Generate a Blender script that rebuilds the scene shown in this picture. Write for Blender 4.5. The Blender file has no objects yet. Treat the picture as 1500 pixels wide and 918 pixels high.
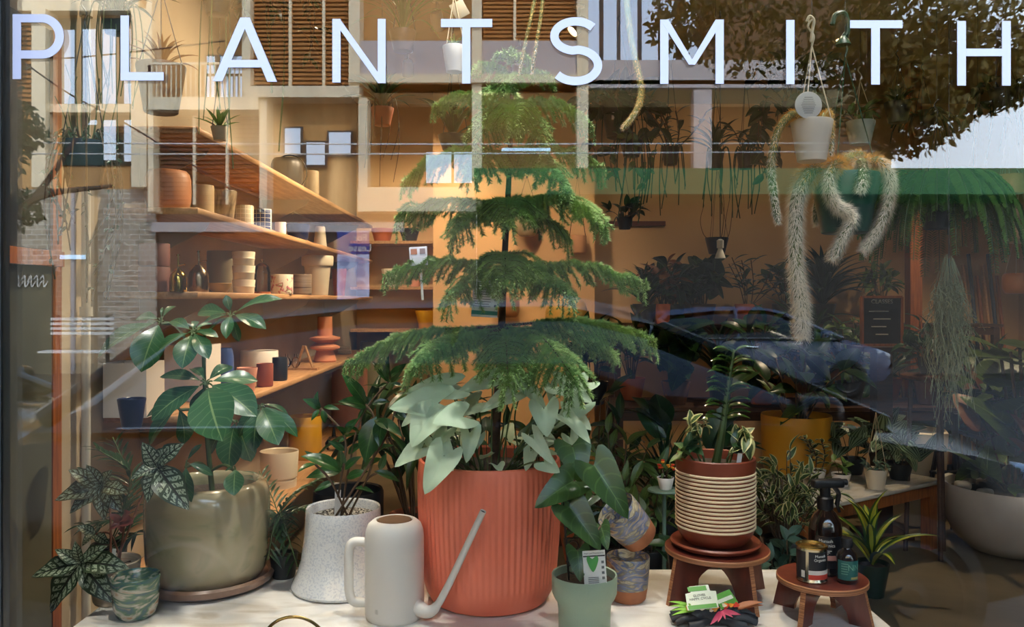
import bpy, bmesh, math, random
from mathutils import Vector as V, Matrix
R = random.Random(11)
PI = math.pi
SC = bpy.context.scene
COL = SC.collection

# ------------------------------------------------------------------ camera, sky, sun, exposure
EYE = 1.5            # camera height; the pane stands 1.5 m ahead of the camera, at y = 0
FPX = 1200.0         # focal length in pixels of the 1500 x 918 frame
cam_d = bpy.data.cameras.new('camera'); cam = bpy.data.objects.new('camera', cam_d); COL.objects.link(cam)
cam.location = (0, -1.5, EYE); cam.rotation_euler = (PI/2, 0, 0)
cam_d.sensor_width = 36; cam_d.lens = 36*FPX/1500
cam_d.shift_x = 10/1500; cam_d.shift_y = -19/1500
cam_d.clip_start = 0.05; cam_d.clip_end = 400
SC.camera = cam

W = bpy.data.worlds.new('sky'); SC.world = W; W.use_nodes = True
wn = W.node_tree.nodes; wl = W.node_tree.links; wn.clear()
wo = wn.new('ShaderNodeOutputWorld'); wb = wn.new('ShaderNodeBackground')
wt = wn.new('ShaderNodeTexCoord'); ws = wn.new('ShaderNodeSeparateXYZ'); wr = wn.new('ShaderNodeValToRGB')
wl.new(wt.outputs['Generated'], ws.inputs[0]); wl.new(ws.outputs['Z'], wr.inputs[0])
wr.color_ramp.elements[0].position = 0.0; wr.color_ramp.elements[0].color = (.86, .93, 1, 1)
wr.color_ramp.elements[1].position = 0.8; wr.color_ramp.elements[1].color = (.34, .56, .95, 1)
wl.new(wr.outputs[0], wb.inputs['Color']); wb.inputs['Strength'].default_value = 8.0
wl.new(wb.outputs[0], wo.inputs[0])

sun_d = bpy.data.lights.new('sun', 'SUN'); sun = bpy.data.objects.new('sun', sun_d); COL.objects.link(sun)
sun_d.energy = 8.5; sun_d.angle = 0.02; sun_d.color = (1, .90, .74)
sun.rotation_euler = V((-.42, -.80, -.62)).to_track_quat('-Z', 'Y').to_euler()   # over the shop roof, on to the far facade

SC.view_settings.view_transform = 'Standard'; SC.view_settings.look = 'None'
SC.view_settings.gamma = 1; SC.view_settings.use_curve_mapping = False
SC.view_settings.exposure = 0.0
SC.cycles.use_denoising = True
SC.cycles.max_bounces = 6; SC.cycles.transparent_max_bounces = 12
SC.cycles.caustics_reflective = False; SC.cycles.caustics_refractive = False
SC.cycles.sample_clamp_indirect = 6

# ------------------------------------------------------------------ picture <-> place
def P(px, py, y):                       # point at depth plane y seen at pixel
    d = y + 1.5
    return V(((px-740)/FPX*d, y, EYE + (440-py)/FPX*d))
def PZ(px, py, z):                      # point on the horizontal plane z seen at pixel
    d = (EYE-z)*FPX/(py-440)
    return V(((px-740)/FPX*d, d-1.5, z))
def M2(px, D): return (px-740)/FPX*D    # street side, seen mirrored in the pane, D = optical distance
def Z2(py, D): return EYE + (440-py)/FPX*D
def YM(D): return -(D-1.5)

# ------------------------------------------------------------------ materials
def lin(c):
    return tuple(((x/255)/12.92 if x/255 <= .04045 else ((x/255+.055)/1.055)**2.4) for x in c)
MATS = {}
def mat(name, col, rough=.6, metal=0, col2=None, nscale=8, bump=0, bscale=60, emit=0, coat=0, trans=0, spec=.5, stretch=None, ndetail=3):
    if name in MATS: return MATS[name]
    m = bpy.data.materials.new(name); m.use_nodes = True; MATS[name] = m
    nt = m.node_tree; b = nt.nodes['Principled BSDF']; c = lin(col)+(1,)
    b.inputs['Base Color'].default_value = c; b.inputs['Roughness'].default_value = rough
    b.inputs['Metallic'].default_value = metal; b.inputs['Specular IOR Level'].default_value = spec
    if coat: b.inputs['Coat Weight'].default_value = coat; b.inputs['Coat Roughness'].default_value = .08
    if trans: b.inputs['Transmission Weight'].default_value = trans
    if emit: b.inputs['Emission Color'].default_value = c; b.inputs['Emission Strength'].default_value = emit
    if col2 or bump:
        tc = nt.nodes.new('ShaderNodeTexCoord'); mp = nt.nodes.new('ShaderNodeMapping')
        nt.links.new(tc.outputs['Object'], mp.inputs[0])
        if stretch: mp.inputs['Scale'].default_value = stretch
    if col2:
        n = nt.nodes.new('ShaderNodeTexNoise'); n.inputs['Scale'].default_value = nscale; n.inputs['Detail'].default_value = ndetail
        nt.links.new(mp.outputs[0], n.inputs[0])
        r = nt.nodes.new('ShaderNodeValToRGB'); r.color_ramp.elements[0].position = .36; r.color_ramp.elements[1].position = .64
        r.color_ramp.elements[0].color = c; r.color_ramp.elements[1].color = lin(col2)+(1,)
        nt.links.new(n.outputs[0], r.inputs[0]); nt.links.new(r.outputs[0], b.inputs['Base Color'])
    if bump:
        n = nt.nodes.new('ShaderNodeTexNoise'); n.inputs['Scale'].default_value = bscale; n.inputs['Detail'].default_value = 2
        nt.links.new(mp.outputs[0], n.inputs[0])
        bp = nt.nodes.new('ShaderNodeBump'); bp.inputs['Strength'].default_value = bump; bp.inputs['Distance'].default_value = .004
        nt.links.new(n.outputs[0], bp.inputs['Height']); nt.links.new(bp.outputs[0], b.inputs['Normal'])
    return m

def leafmat(name, col, col2, rib=None, ribw=.05, rough=.38, veins=7, vein=.35, edge=None, trans=.18, pattern=None):
    """UV u runs base to tip, v across; a midrib, side veins and per-leaf variation"""
    if name in MATS: return MATS[name]
    m = bpy.data.materials.new(name); m.use_nodes = True; MATS[name] = m
    nt = m.node_tree; N = nt.nodes; L = nt.links; b = N['Principled BSDF']; out = N['Material Output']
    def math_(op, a, bb=None, clamp=False):
        n = N.new('ShaderNodeMath'); n.operation = op; n.use_clamp = clamp
        for i, x in enumerate((a, bb)):
            if x is None: continue
            if isinstance(x, (int, float)): n.inputs[i].default_value = x
            else: L.new(x, n.inputs[i])
        return n.outputs[0]
    def mix(f, a, bb):
        n = N.new('ShaderNodeMix'); n.data_type = 'RGBA'
        if isinstance(f, (int, float)): n.inputs[0].default_value = f
        else: L.new(f, n.inputs[0])
        for k, x in ((6, a), (7, bb)):
            if isinstance(x, tuple): n.inputs[k].default_value = x
            else: L.new(x, n.inputs[k])
        return n.outputs[2]
    uv = N.new('ShaderNodeUVMap'); sp = N.new('ShaderNodeSeparateXYZ'); L.new(uv.outputs[0], sp.inputs[0])
    u = sp.outputs[0]; va = math_('ABSOLUTE', math_('SUBTRACT', math_('MULTIPLY', sp.outputs[1], 2), 1))
    oi = N.new('ShaderNodeObjectInfo'); tc = N.new('ShaderNodeTexCoord')
    no = N.new('ShaderNodeTexNoise'); no.inputs['Scale'].default_value = 3.0; no.inputs['Detail'].default_value = 3
    L.new(tc.outputs['Object'], no.inputs[0])
    f = math_('ADD', math_('MULTIPLY', oi.outputs['Random'], .55), math_('MULTIPLY', no.outputs[0], .5), True)
    c = mix(f, lin(col)+(1,), lin(col2)+(1,))
    if pattern == 'silver':            # begonia: pale blotches between dark veins
        n2 = N.new('ShaderNodeTexNoise'); n2.inputs['Scale'].default_value = 14; n2.inputs['Detail'].default_value = 2; L.new(uv.outputs[0], n2.inputs[0])
        fr = math_('FRACT', math_('MULTIPLY', math_('SUBTRACT', u, math_('MULTIPLY', va, .16)), 7))
        s = math_('MULTIPLY', math_('LESS_THAN', fr, .66), math_('LESS_THAN', va, .80))
        s = math_('MULTIPLY', s, math_('GREATER_THAN', va, .10)); s = math_('MULTIPLY', s, math_('GREATER_THAN', n2.outputs[0], .46))
        c = mix(math_('MULTIPLY', s, .72), c, lin((190, 206, 178))+(1,))
    elif pattern == 'stripes':         # watermelon peperomia
        s = math_('GREATER_THAN', math_('SINE', math_('ADD', math_('MULTIPLY', va, 17), math_('MULTIPLY', u, 1.2))), .1)
        c = mix(math_('MULTIPLY', s, .75), c, lin((150, 172, 140))+(1,))
    elif pattern == 'edge':            # cream margins
        n2 = N.new('ShaderNodeTexNoise'); n2.inputs['Scale'].default_value = 5; L.new(uv.outputs[0], n2.inputs[0])
        s = math_('GREATER_THAN', math_('ADD', va, math_('MULTIPLY', n2.outputs[0], .7)), 1.0)
        c = mix(math_('MULTIPLY', s, .9), c, lin(edge)+(1,))
    elif pattern == 'centre':          # one yellow stripe
        c = mix(math_('MULTIPLY', math_('LESS_THAN', va, .45), .9), c, lin(edge)+(1,))
    elif pattern == 'spots':
        n2 = N.new('ShaderNodeTexVoronoi'); n2.inputs['Scale'].default_value = 22; L.new(uv.outputs[0], n2.inputs[0])
        c = mix(math_('MULTIPLY', math_('LESS_THAN', n2.outputs[0], .22), .8), c, lin(edge)+(1,))
    if rib:
        fr = math_('FRACT', math_('MULTIPLY', math_('SUBTRACT', u, math_('MULTIPLY', va, .22)), veins))
        sv = math_('MULTIPLY', math_('LESS_THAN', fr, .13), vein)
        mr = math_('LESS_THAN', va, ribw)
        c = mix(math_('MAXIMUM', sv, math_('MULTIPLY', mr, .85)), c, lin(rib)+(1,))
        bp = N.new('ShaderNodeBump'); bp.inputs['Strength'].default_value = .35; bp.inputs['Distance'].default_value = .003
        bp.invert = True; L.new(math_('MAXIMUM', sv, mr), bp.inputs['Height']); L.new(bp.outputs[0], b.inputs['Normal'])
    L.new(c, b.inputs['Base Color']); b.inputs['Roughness'].default_value = rough
    tr = N.new('ShaderNodeBsdfTranslucent'); L.new(c, tr.inputs[0]); ms = N.new('ShaderNodeMixShader'); ms.inputs[0].default_value = trans
    L.new(b.outputs[0], ms.inputs[1]); L.new(tr.outputs[0], ms.inputs[2]); L.new(ms.outputs[0], out.inputs[0])
    return m

def glassmat(name, refl, tint=(1, 1, 1)):
    if name in MATS: return MATS[name]
    m = bpy.data.materials.new(name); m.use_nodes = True; MATS[name] = m
    nt = m.node_tree; N = nt.nodes; L = nt.links; N.remove(N['Principled BSDF']); out = N['Material Output']
    t = N.new('ShaderNodeBsdfTransparent'); t.inputs[0].default_value = tint+(1,)
    g = N.new('ShaderNodeBsdfGlossy'); g.inputs['Roughness'].default_value = 0.0; g.inputs[0].default_value = (1, 1, 1, 1)
    lw = N.new('ShaderNodeFresnel'); lw.inputs[0].default_value = 1.5
    ad = N.new('ShaderNodeMath'); ad.operation = 'ADD'; ad.use_clamp = True; ad.inputs[1].default_value = refl-.04; L.new(lw.outputs[0], ad.inputs[0])
    mx = N.new('ShaderNodeMixShader'); L.new(ad.outputs[0], mx.inputs[0]); L.new(t.outputs[0], mx.inputs[1]); L.new(g.outputs[0], mx.inputs[2])
    L.new(mx.outputs[0], out.inputs[0]); return m

# ------------------------------------------------------------------ mesh helpers
class MB:
    def __init__(s): s.v = []; s.f = []; s.uv = {}; s.mi = []
    def add(s, vs, fs, M=None, mi=0, uvs=None):
        o = len(s.v)
        s.v += [tuple(M @ V(p)) for p in vs] if M is not None else [tuple(p) for p in vs]
        for f in fs: s.f.append(tuple(i+o for i in f)); s.mi.append(mi)
        if uvs:
            for i, t in enumerate(uvs): s.uv[o+i] = t
        return s
    def mesh(s, name, mats, smooth=True, angle=40):
        me = bpy.data.meshes.new(name); me.from_pydata(s.v, [], s.f)
        for m in (mats if isinstance(mats, (list, tuple)) else [mats]): me.materials.append(m)
        if len(set(s.mi)) > 1: me.polygons.foreach_set('material_index', s.mi)
        if s.uv:
            l = me.uv_layers.new(name='UVMap'); vi = [0]*len(me.loops); me.loops.foreach_get('vertex_index', vi)
            flat = []
            for i in vi: flat += s.uv.get(i, (0, 0))
            l.data.foreach_set('uv', flat)
        if smooth:
            me.polygons.foreach_set('use_smooth', [True]*len(me.polygons))
            if angle: me.set_sharp_from_angle(angle=math.radians(angle))
        me.update(); return me
    def box(s, c, d, M=None, mi=0):
        x, y, z = c; a, b, h = d[0]/2, d[1]/2, d[2]/2
        vs = [(x+i*a, y+j*b, z+k*h) for i in (-1, 1) for j in (-1, 1) for k in (-1, 1)]
        return s.add(vs, [(0, 1, 3, 2), (4, 6, 7, 5), (0, 4, 5, 1), (2, 3, 7, 6), (0, 2, 6, 4), (1, 5, 7, 3)], M, mi)
    def lathe(s, prof, seg=32, mod=None, M=None, mi=0, mi_fn=None):
        n = len(prof); vs = []; fs = []
        for i, (r, z) in enumerate(prof):
            for k in range(seg):
                a = 2*PI*k/seg; rr = r*(mod(a, i, z) if mod else 1); vs.append((rr*math.cos(a), rr*math.sin(a), z))
        o = len(s.v); s.add(vs, [], M)
        for i in range(n-1):
            for k in range(seg):
                k2 = (k+1) % seg
                s.f.append((o+i*seg+k, o+i*seg+k2, o+(i+1)*seg+k2, o+(i+1)*seg+k)); s.mi.append(mi_fn(i) if mi_fn else mi)
        for i, flip in ((0, True), (n-1, False)):
            if prof[i][0] > 1e-5:
                ring = [o+i*seg+k for k in range(seg)]; s.f.append(tuple(reversed(ring)) if flip else tuple(ring)); s.mi.append(mi_fn(min(i, n-2)) if mi_fn else mi)
        return s
    def tube(s, pts, rad, seg=8, M=None, mi=0, caps=True):
        pts = [V(p) for p in pts]; n = len(pts); vs = []; fs = []
        if isinstance(rad, (int, float)): rad = [rad]*n
        t0 = (pts[1]-pts[0]).normalized(); nr = t0.orthogonal().normalized()
        for i in range(n):
            t = (pts[min(i+1, n-1)]-pts[max(i-1, 0)]).normalized()
            nr = (nr-t*nr.dot(t)); nr = nr.normalized() if nr.length > 1e-6 else t.orthogonal().normalized(); bn = t.cross(nr)
            for k in range(seg):
                a = 2*PI*k/seg; vs.append(pts[i]+(nr*math.cos(a)+bn*math.sin(a))*rad[i])
        for i in range(n-1):
            for k in range(seg): k2 = (k+1) % seg; fs.append((i*seg+k, i*seg+k2, (i+1)*seg+k2, (i+1)*seg+k))
        if caps: fs += [tuple(reversed(range(seg))), tuple((n-1)*seg+k for k in range(seg))]
        return s.add(vs, fs, M, mi)
    def prism(s, poly, t, M=None, mi=0):      # polygon in XY, extruded t along Z
        n = len(poly); vs = [(x, y, 0) for x, y in poly]+[(x, y, t) for x, y in poly]
        fs = [tuple(reversed(range(n))), tuple(range(n, 2*n))]+[(i, (i+1) % n, n+(i+1) % n, n+i) for i in range(n)]
        return s.add(vs, fs, M, mi)

def spline(pts, n=8):
    p = [V(q) for q in pts]; p = [p[0]*2-p[1]]+p+[p[-1]*2-p[-2]]; out = []
    for i in range(1, len(p)-2):
        for k in range(n):
            t = k/n; a, b, c, d = p[i-1:i+3]
            out.append(.5*((2*b)+(c-a)*t+(2*a-5*b+4*c-d)*t*t+(3*b-a-3*c+d)*t**3))
    out.append(p[-2]); return out

def bevelbox(name, d, bev, m, seg=2, c=(0, 0, 0)):
    bm = bmesh.new(); bmesh.ops.create_cube(bm, size=1)
    for v in bm.verts: v.co = V((v.co.x*d[0]+c[0], v.co.y*d[1]+c[1], v.co.z*d[2]+c[2]))
    bmesh.ops.bevel(bm, geom=bm.edges[:], offset=bev, segments=seg, affect='EDGES', profile=.5)
    me = bpy.data.meshes.new(name); bm.to_mesh(me); bm.free(); me.materials.append(m)
    me.polygons.foreach_set('use_smooth', [True]*len(me.polygons)); me.set_sharp_from_angle(angle=math.radians(50)); return me

def text_mesh(s, size, m, depth=.0004, align='CENTER', wrap_r=None):
    c = bpy.data.curves.new('text', 'FONT'); c.body = s; c.size = size; c.extrude = depth; c.align_x = align; c.align_y = 'CENTER'; c.resolution_u = 3
    o = bpy.data.objects.new('text', c); COL.objects.link(o); dg = bpy.context.evaluated_depsgraph_get()
    me = bpy.data.meshes.new_from_object(o.evaluated_get(dg)); bpy.data.objects.remove(o); bpy.data.curves.remove(c)
    me.materials.clear(); me.materials.append(m)
    if wrap_r:
        for v in me.vertices:
            a = v.co.x/wrap_r; r = wrap_r+v.co.z; v.co = V((r*math.sin(a), -r*math.cos(a), v.co.y))
    return me

def thing(name, label, cat, loc=(0, 0, 0), group=None, kind=None):
    o = bpy.data.objects.new(name, None); o.empty_display_size = .05; COL.objects.link(o); o.location = loc
    o['label'] = label; o['category'] = cat
    if group: o['group'] = group
    if kind: o['kind'] = kind
    return o
def part(name, me, parent=None, loc=(0, 0, 0), rot=None, scale=None, M=None, kind=None, label=None):
    o = bpy.data.objects.new(name, me); COL.objects.link(o); o.parent = parent
    if M is not None: o.matrix_basis = M
    else:
        o.location = loc
        if rot: o.rotation_euler = rot
        if scale: o.scale = scale if not isinstance(scale, (int, float)) else (scale,)*3
    if kind: o['kind'] = kind
    if label: o['label'] = label
    return o
def solo(name, me, label, cat, loc=(0, 0, 0), rot=None, group=None, kind=None):
    o = part(name, me, None, loc, rot); o['label'] = label; o['category'] = cat
    if group: o['group'] = group
    if kind: o['kind'] = kind
    return o
def struct(name, me, parent=None, label=None, loc=(0, 0, 0)):
    o = part(name, me, parent, loc)
    if parent is None: o['kind'] = 'structure'; o['category'] = name.split('_')[0]
    if label: o['label'] = label
    return o
def boxme(name, lo, hi, m):
    c = [(a+b)/2 for a, b in zip(lo, hi)]; d = [abs(b-a) for a, b in zip(lo, hi)]
    return MB().box(c, d).mesh(name, m, smooth=False)

# ------------------------------------------------------------------ leaves
def leaf_tpl(shape='ovate', w=.4, nu=8, nv=4, fold=.25, bow=.5, wave=0.0, lobe=0.0, tw=0.0):
    """a leaf with its base at the origin and its tip at (1,0,0); returns (verts, faces, uvs)"""
    def hw(u):
        if shape == 'ovate': return math.sin(PI*min(1, u**.72))**.85
        if shape == 'lance': return math.sin(PI*u**.8)**.95
        if shape == 'obov': return math.sin(PI*u**1.25)**.8
        if shape == 'heart': return min(1, .80+u*1.5)*max(0, 1-u)**.72*1.2
        if shape == 'strap': return min(1, .35+u*3)*min(1, (1-u)*2.2)**.8
        if shape == 'spear': return (1-u)**.8*min(1, .4+u*4)
    sp = [V((0, 0, 0))]
    for i in range(nu):
        a = bow*(.5-(i+.5)/nu); sp.append(sp[-1]+V((math.cos(a), 0, math.sin(a)))/nu)
    ln = sp[-1].x; vs = []; uvs = []; fs = []
    for i in range(nu+1):
        u = i/nu; h = max(hw(u), .012 if 0 < i < nu else .004)*w/2
        for j in range(nv+1):
            v = 2*j/nv-1; a = abs(v)
            x = sp[i].x/ln-lobe*math.sin(PI*.70*a**1.35)*(1-u)**2.6; y = v*h*(1+0.0*a); z = sp[i].z/ln+fold*a*h+wave*math.sin(u*9+v*2)*a*h
            if tw: y, z = y*math.cos(tw*u)-z*math.sin(tw*u)*.3, z+v*h*math.sin(tw*u)
            vs.append((x, y, z)); uvs.append((u, (v+1)/2))
    for i in range(nu):
        for j in range(nv): q = i*(nv+1)+j; fs.append((q, q+nv+1, q+nv+2, q+1))
    return vs, fs, uvs
TPL = {}
def leafme(key, m, **k):
    kk = (key, m.name)
    if kk not in TPL:
        t = leaf_tpl(**k); TPL[kk] = (MB().add(t[0], t[1], None, 0, t[2]).mesh('leaf_'+key, m, angle=None), t)
    return TPL[kk]
def leafM(p0, p1, n, ws=1.0):
    p0 = V(p0); p1 = V(p1); x = p1-p0; s = x.length; x = x/s; n = V(n)
    y = n.cross(x)
    if y.length < 1e-4: y = x.orthogonal()
    y.normalize(); z = x.cross(y)
    M = Matrix(((x.x*s, y.x*s*ws, z.x*s, p0.x), (x.y*s, y.y*s*ws, z.y*s, p0.y), (x.z*s, y.z*s*ws, z.z*s, p0.z), (0, 0, 0, 1)))
    return M
def put(root, lf, p0, p1, n=(0, -.7, .7), ws=1.0, name='leaf', mb=None):
    """a leaf object under root (points in root's local space), or geometry added to mb"""
    if root is not None and root.location.y+p1[2-1] > 5.93: p1 = V((p1[0], p0[1]-abs(p1[1]-p0[1])*.5, p1[2]))
    M = leafM(p0, p1, n, ws)
    if mb is not None: mb.add(lf[1][0], lf[1][1], M, 0, lf[1][2]); return None
    return part(name, lf[0], root, M=M)
def rnd(a, b): return R.uniform(a, b)
def rv(s=1.0): return V((R.uniform(-s, s), R.uniform(-s, s), R.uniform(-s, s)))
# ------------------------------------------------------------------ the shop shell
m_floor = mat('floor_concrete', (128, 114, 90), .38, col2=(104, 92, 70), nscale=2.2, bump=.15, bscale=25)
m_wall = mat('wall_cream', (214, 176, 128), .8, col2=(204, 165, 118), nscale=1.5, bump=.1, bscale=80)
m_wall_l = mat('wall_taupe', (178, 164, 142), .8, col2=(160, 146, 124), nscale=1.6, bump=.15, bscale=40)
m_ceil = mat('ceiling_paint', (150, 128, 96), .9)
m_white = mat('white_paint', (226, 224, 218), .5)
m_frame = mat('window_frame_dark', (52, 56, 58), .45)
m_wood_o = mat('oiled_oak', (162, 92, 42), .45, col2=(132, 72, 32), nscale=6, stretch=(14, 14, 1.2), bump=.1)
m_shelf = mat('shelf_ply', (196, 150, 104), .5, col2=(172, 126, 82), nscale=5, stretch=(12, 1.2, 12))
m_panel = mat('panel_greygreen', (92, 94, 80), .55, col2=(80, 82, 70), nscale=3)
m_black = mat('black_metal', (22, 22, 24), .4, metal=.3)
m_soil = mat('soil', (34, 26, 20), .95, col2=(56, 42, 30), nscale=60, bump=.8, bscale=140)
m_perl = mat('soil_perlite', (30, 25, 22), .95, col2=(190, 186, 176), nscale=190, bump=.8, bscale=160, ndetail=0)
XL, XR, YB, ZC = -1.36, 4.7, 6.0, 3.3
struct('floor', boxme('floor', (XL-.1, -.1, -.1), (XR+.1, YB+.1, 0), m_floor), label='olive grey polished concrete shop floor')
struct('ceiling', boxme('ceiling', (XL-.1, -.1, ZC), (XR+.1, YB+.1, ZC+.1), m_ceil), label='dim tan ceiling of the shop')
struct('wall_left', boxme('wall_left', (XL-.1, .0, 0), (XL, YB, ZC), m_wall_l), label='taupe plaster wall behind the pot shelves')
struct('wall_back', boxme('wall_back', (XL-.1, YB, 0), (XR+.1, YB+.1, ZC), m_wall), label='warm cream rear wall behind the hanging plants')
struct('wall_right', boxme('wall_right', (XR, .0, 0), (XR+.1, YB, ZC), m_wall), label='warm cream wall on the planter side of the shop')
struct('wall_chimney', boxme('wall_chimney', (-.62, 5.55, 0), (.77, YB-.002, ZC-.002), mat('wall_peach', (224, 176, 122), .8)), label='peach wall block standing proud of the rear wall')
m_front = mat('front_render', (120, 116, 108), .8)
fm = MB(); fm.box(((XL-.1+XR+.1)/2, -.06, .275), (XR-XL+.2, .12, .55)); fm.box(((XL-.1+XR+.1)/2, -.06, (2.75+ZC+.1)/2), (XR-XL+.2, .12, ZC+.1-2.75))
fm.box(((XL-.1-.955)/2, -.06, 1.65), (-.955-XL+.1, .12, 2.2)); fm.box(((3.0+XR+.1)/2, -.06, 1.65), (XR+.1-3.0, .12, 2.2))
struct('wall_front', fm.mesh('wall_front', m_front, False), label='rendered shopfront wall around the display window')
win = thing('window_1', 'large clear shop window pane mirroring the street', 'window', (0, 0, .55), kind='structure')
fw = MB(); fw.box((-.936, -.01, 1.1), (.034, .06, 2.2)); fw.box((2.985, -.01, 1.1), (.034, .06, 2.2)); fw.box((1.024, -.01, .015), (3.88, .06, .03)); fw.box((1.024, -.01, 2.185), (3.88, .06, .03))
part('window_frame', fw.mesh('window_frame', m_frame, False), win)
part('pane', MB().box((1.024, -.004, 1.1), (3.886, .008, 2.14)).mesh('pane', glassmat('pane_glass', .042, (.97, .985, .975)), False), win)

# doorway woodwork on the left wall
dr = thing('door_1', 'grey green panel set in an orange oiled timber door frame', 'door', (XL, .62, 0), kind='structure')
part('door_panel', boxme('door_panel', (.002, -.6, 0), (.02, .30, 1.60), m_panel), dr)
part('door_stile', boxme('door_stile', (.0, .305, 0), (.022, .352, 2.3), m_wood_o), dr)
part('door_rail', boxme('door_rail', (.0, -.6, 1.60), (.045, .325, 1.645), m_wood_o), dr)
part('door_panel', boxme('door_upper_panel', (.002, -.6, 1.65), (.012, .325, 2.3), mat('panel_dark', (62, 64, 58), .6)), dr)
pp = MB(); pp.tube([(XL+.03, 1.10, .02), (XL+.03, 1.10, 3.2)], .014, 10)
for z in (.6, 1.45, 2.4): pp.tube([(XL+.03, 1.10, z), (XL+.03, 1.10, z+.03)], .02, 10)
solo('wall_conduit', pp.mesh('wall_conduit', mat('conduit', (196, 192, 180), .5)), 'pale conduit pipe running up the taupe wall beside the timber frame', 'pipe')

# ------------------------------------------------------------------ the street, mirrored in the pane
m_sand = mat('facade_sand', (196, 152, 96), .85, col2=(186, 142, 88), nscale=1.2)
m_cream = mat('facade_cream', (238, 220, 186), .7)
m_lav = mat('facade_grey', (188, 178, 176), .7)
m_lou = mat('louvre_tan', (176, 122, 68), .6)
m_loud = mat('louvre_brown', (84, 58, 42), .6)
m_dgreen = mat('mullion_green', (44, 58, 44), .6)
m_sky = mat('sky_mirror_pane', (236, 242, 250), .03, metal=1)
m_dark = mat('shopfront_dark', (30, 27, 24), .5)
m_green = mat('awning_green', (16, 92, 48), .55)
def brickmat():
    m = bpy.data.materials.new('painted_brick'); m.use_nodes = True; nt = m.node_tree; b = nt.nodes['Principled BSDF']
    t = nt.nodes.new('ShaderNodeTexCoord'); mp = nt.nodes.new('ShaderNodeMapping'); mp.inputs['Rotation'].default_value = (PI/2, 0, 0)
    k = nt.nodes.new('ShaderNodeTexBrick'); k.inputs['Scale'].default_value = 2.2
    k.inputs['Color1'].default_value = lin((178, 168, 150))+(1,); k.inputs['Color2'].default_value = lin((150, 138, 120))+(1,); k.inputs['Mortar'].default_value = lin((206, 200, 188))+(1,)
    nt.links.new(t.outputs['Object'], mp.inputs[0]); nt.links.new(mp.outputs[0], k.inputs[0]); nt.links.new(k.outputs[0], b.inputs['Base Color']); b.inputs['Roughness'].default_value = .85
    return m
m_brick = brickmat()
m_road = mat('asphalt', (46, 45, 44), .85, col2=(38, 37, 36), nscale=5)
m_path = mat('footpath', (62, 60, 57), .85, col2=(54, 52, 49), nscale=3)
struct('footpath', boxme('footpath', (-16, -1.9, -.12), (16, -.12, 0), m_path), label='concrete footpath outside the shop window')
struct('road', boxme('road', (-16, -14.0, -.16), (16, -1.9, -.10), m_road), label='grey asphalt street')
struct('footpath_far', boxme('footpath_far', (-16, -16.5, -.16), (16, -14.0, -.10), m_road), label='concrete footpath across the street')
DF = 18.0
bl = thing('building', 'sand coloured three storey building with louvres and balconies mirrored from across the street', 'building', (0, YM(DF), 0))
def fb(mb, x0, y0, x1, y1, front=0.0, depth=.3):       # facade box from mirrored pixels; front = metres proud of the facade plane
    D = DF; xa, xb, za, zb = M2(x0, D), M2(x1, D), Z2(y1, D), Z2(y0, D)
    za = max(za, -.16); mb.box(((xa+xb)/2, front-depth/2, (za+zb)/2), (xb-xa, depth, zb-za)); return mb
def fpart(name, rects, m, front=0.0, depth=.3, parent=None, kind=None):
    out = None
    for r in rects: out = part(name, fb(MB(), *r, front=front, depth=depth).mesh(name, m, False), parent or bl, kind=kind)
    return out
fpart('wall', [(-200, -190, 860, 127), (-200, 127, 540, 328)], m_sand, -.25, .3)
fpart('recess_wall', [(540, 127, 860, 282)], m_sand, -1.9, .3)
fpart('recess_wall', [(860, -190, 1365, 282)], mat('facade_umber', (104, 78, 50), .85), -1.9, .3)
fpart('recess_cheek', [(533, 127, 541, 282)], m_sand, -.2, 1.7)
fpart('balcony_floor', [(540, 276, 1290, 282), (540, 121, 1290, 127)], m_cream, .2, 2.1)
fpart('brick_wall', [(-200, 276, 225, 640)], m_brick, -.1, .4)
fpart('pilaster', [(94, 276, 140, 640)], mat('pilaster_stone', (178, 158, 128), .85), .05, .2)
fpart('downpipe', [(108, 276, 113, 640)], m_lav, .12, .08)
fpart('shopfront', [(225, 312, 697, 640)], mat('shopfront_brown', (70, 58, 50), .35), -.2, .3)
fpart('shopfront', [(697, 276, 1700, 640)], m_dark, -.6, .3)
fpart('awning', [(697, 257, 1700, 293)], m_green, 1.0, 1.6)
fpart('steel_beam', [(225, 326, 592, 340)], m_lav, .1, .3)
fpart('slab', [(228, 148, 385, 166), (365, 132, 530, 148), (515, 115, 852, 127), (528, 281, 698, 312)], m_cream, .35, .6)
fpart('sill', [(56, 154, 206, 166), (-60, 2, 206, 18)], m_cream, .1, .3)
fpart('column', [(514, -190, 530, 132), (692, -190, 706, 300), (844, -190, 860, 257), (528, 147, 541, 300), (385, 147, 396, 312), (224, 100, 232, 312), (360, -190, 372, 150), (222, -190, 230, 110), (200, 18, 222, 276), (56, 18, 76, 276)], m_cream, .25, .5)
fpart('parapet', [(530, 64, 692, 115), (706, 64, 844, 115), (860, 92, 1290, 132)], m_lav, .2, .2)
fpart('column', [(1014, 132, 1040, 257)], m_lav, .15, .3)
fpart('window_surround', [(78, 22, 200, 154), (84, 166, 200, 240)], m_dgreen, -.2, .1)
PANES = [(86, 41, 105, 150), (117, 40, 136, 150), (146, 40, 166, 150), (178, 40, 197, 150), (148, 174, 166, 233), (178, 174, 198, 235), (125, 174, 138, 181),
         (300, 80, 312, 142), (320, 80, 360, 142), (612, 200, 653, 250), (657, 200, 692, 250), (415, 186, 438, 224), (447, 207, 474, 240), (480, 192, 512, 225),
         (863, -60, 890, 91), (897, -60, 918, 60), (924, -60, 951, 91), (958, -60, 984, 62), (988, -60, 1012, 91), (1022, -60, 1047, 91), (897, 66, 918, 91), (958, 67, 984, 91)]
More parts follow.
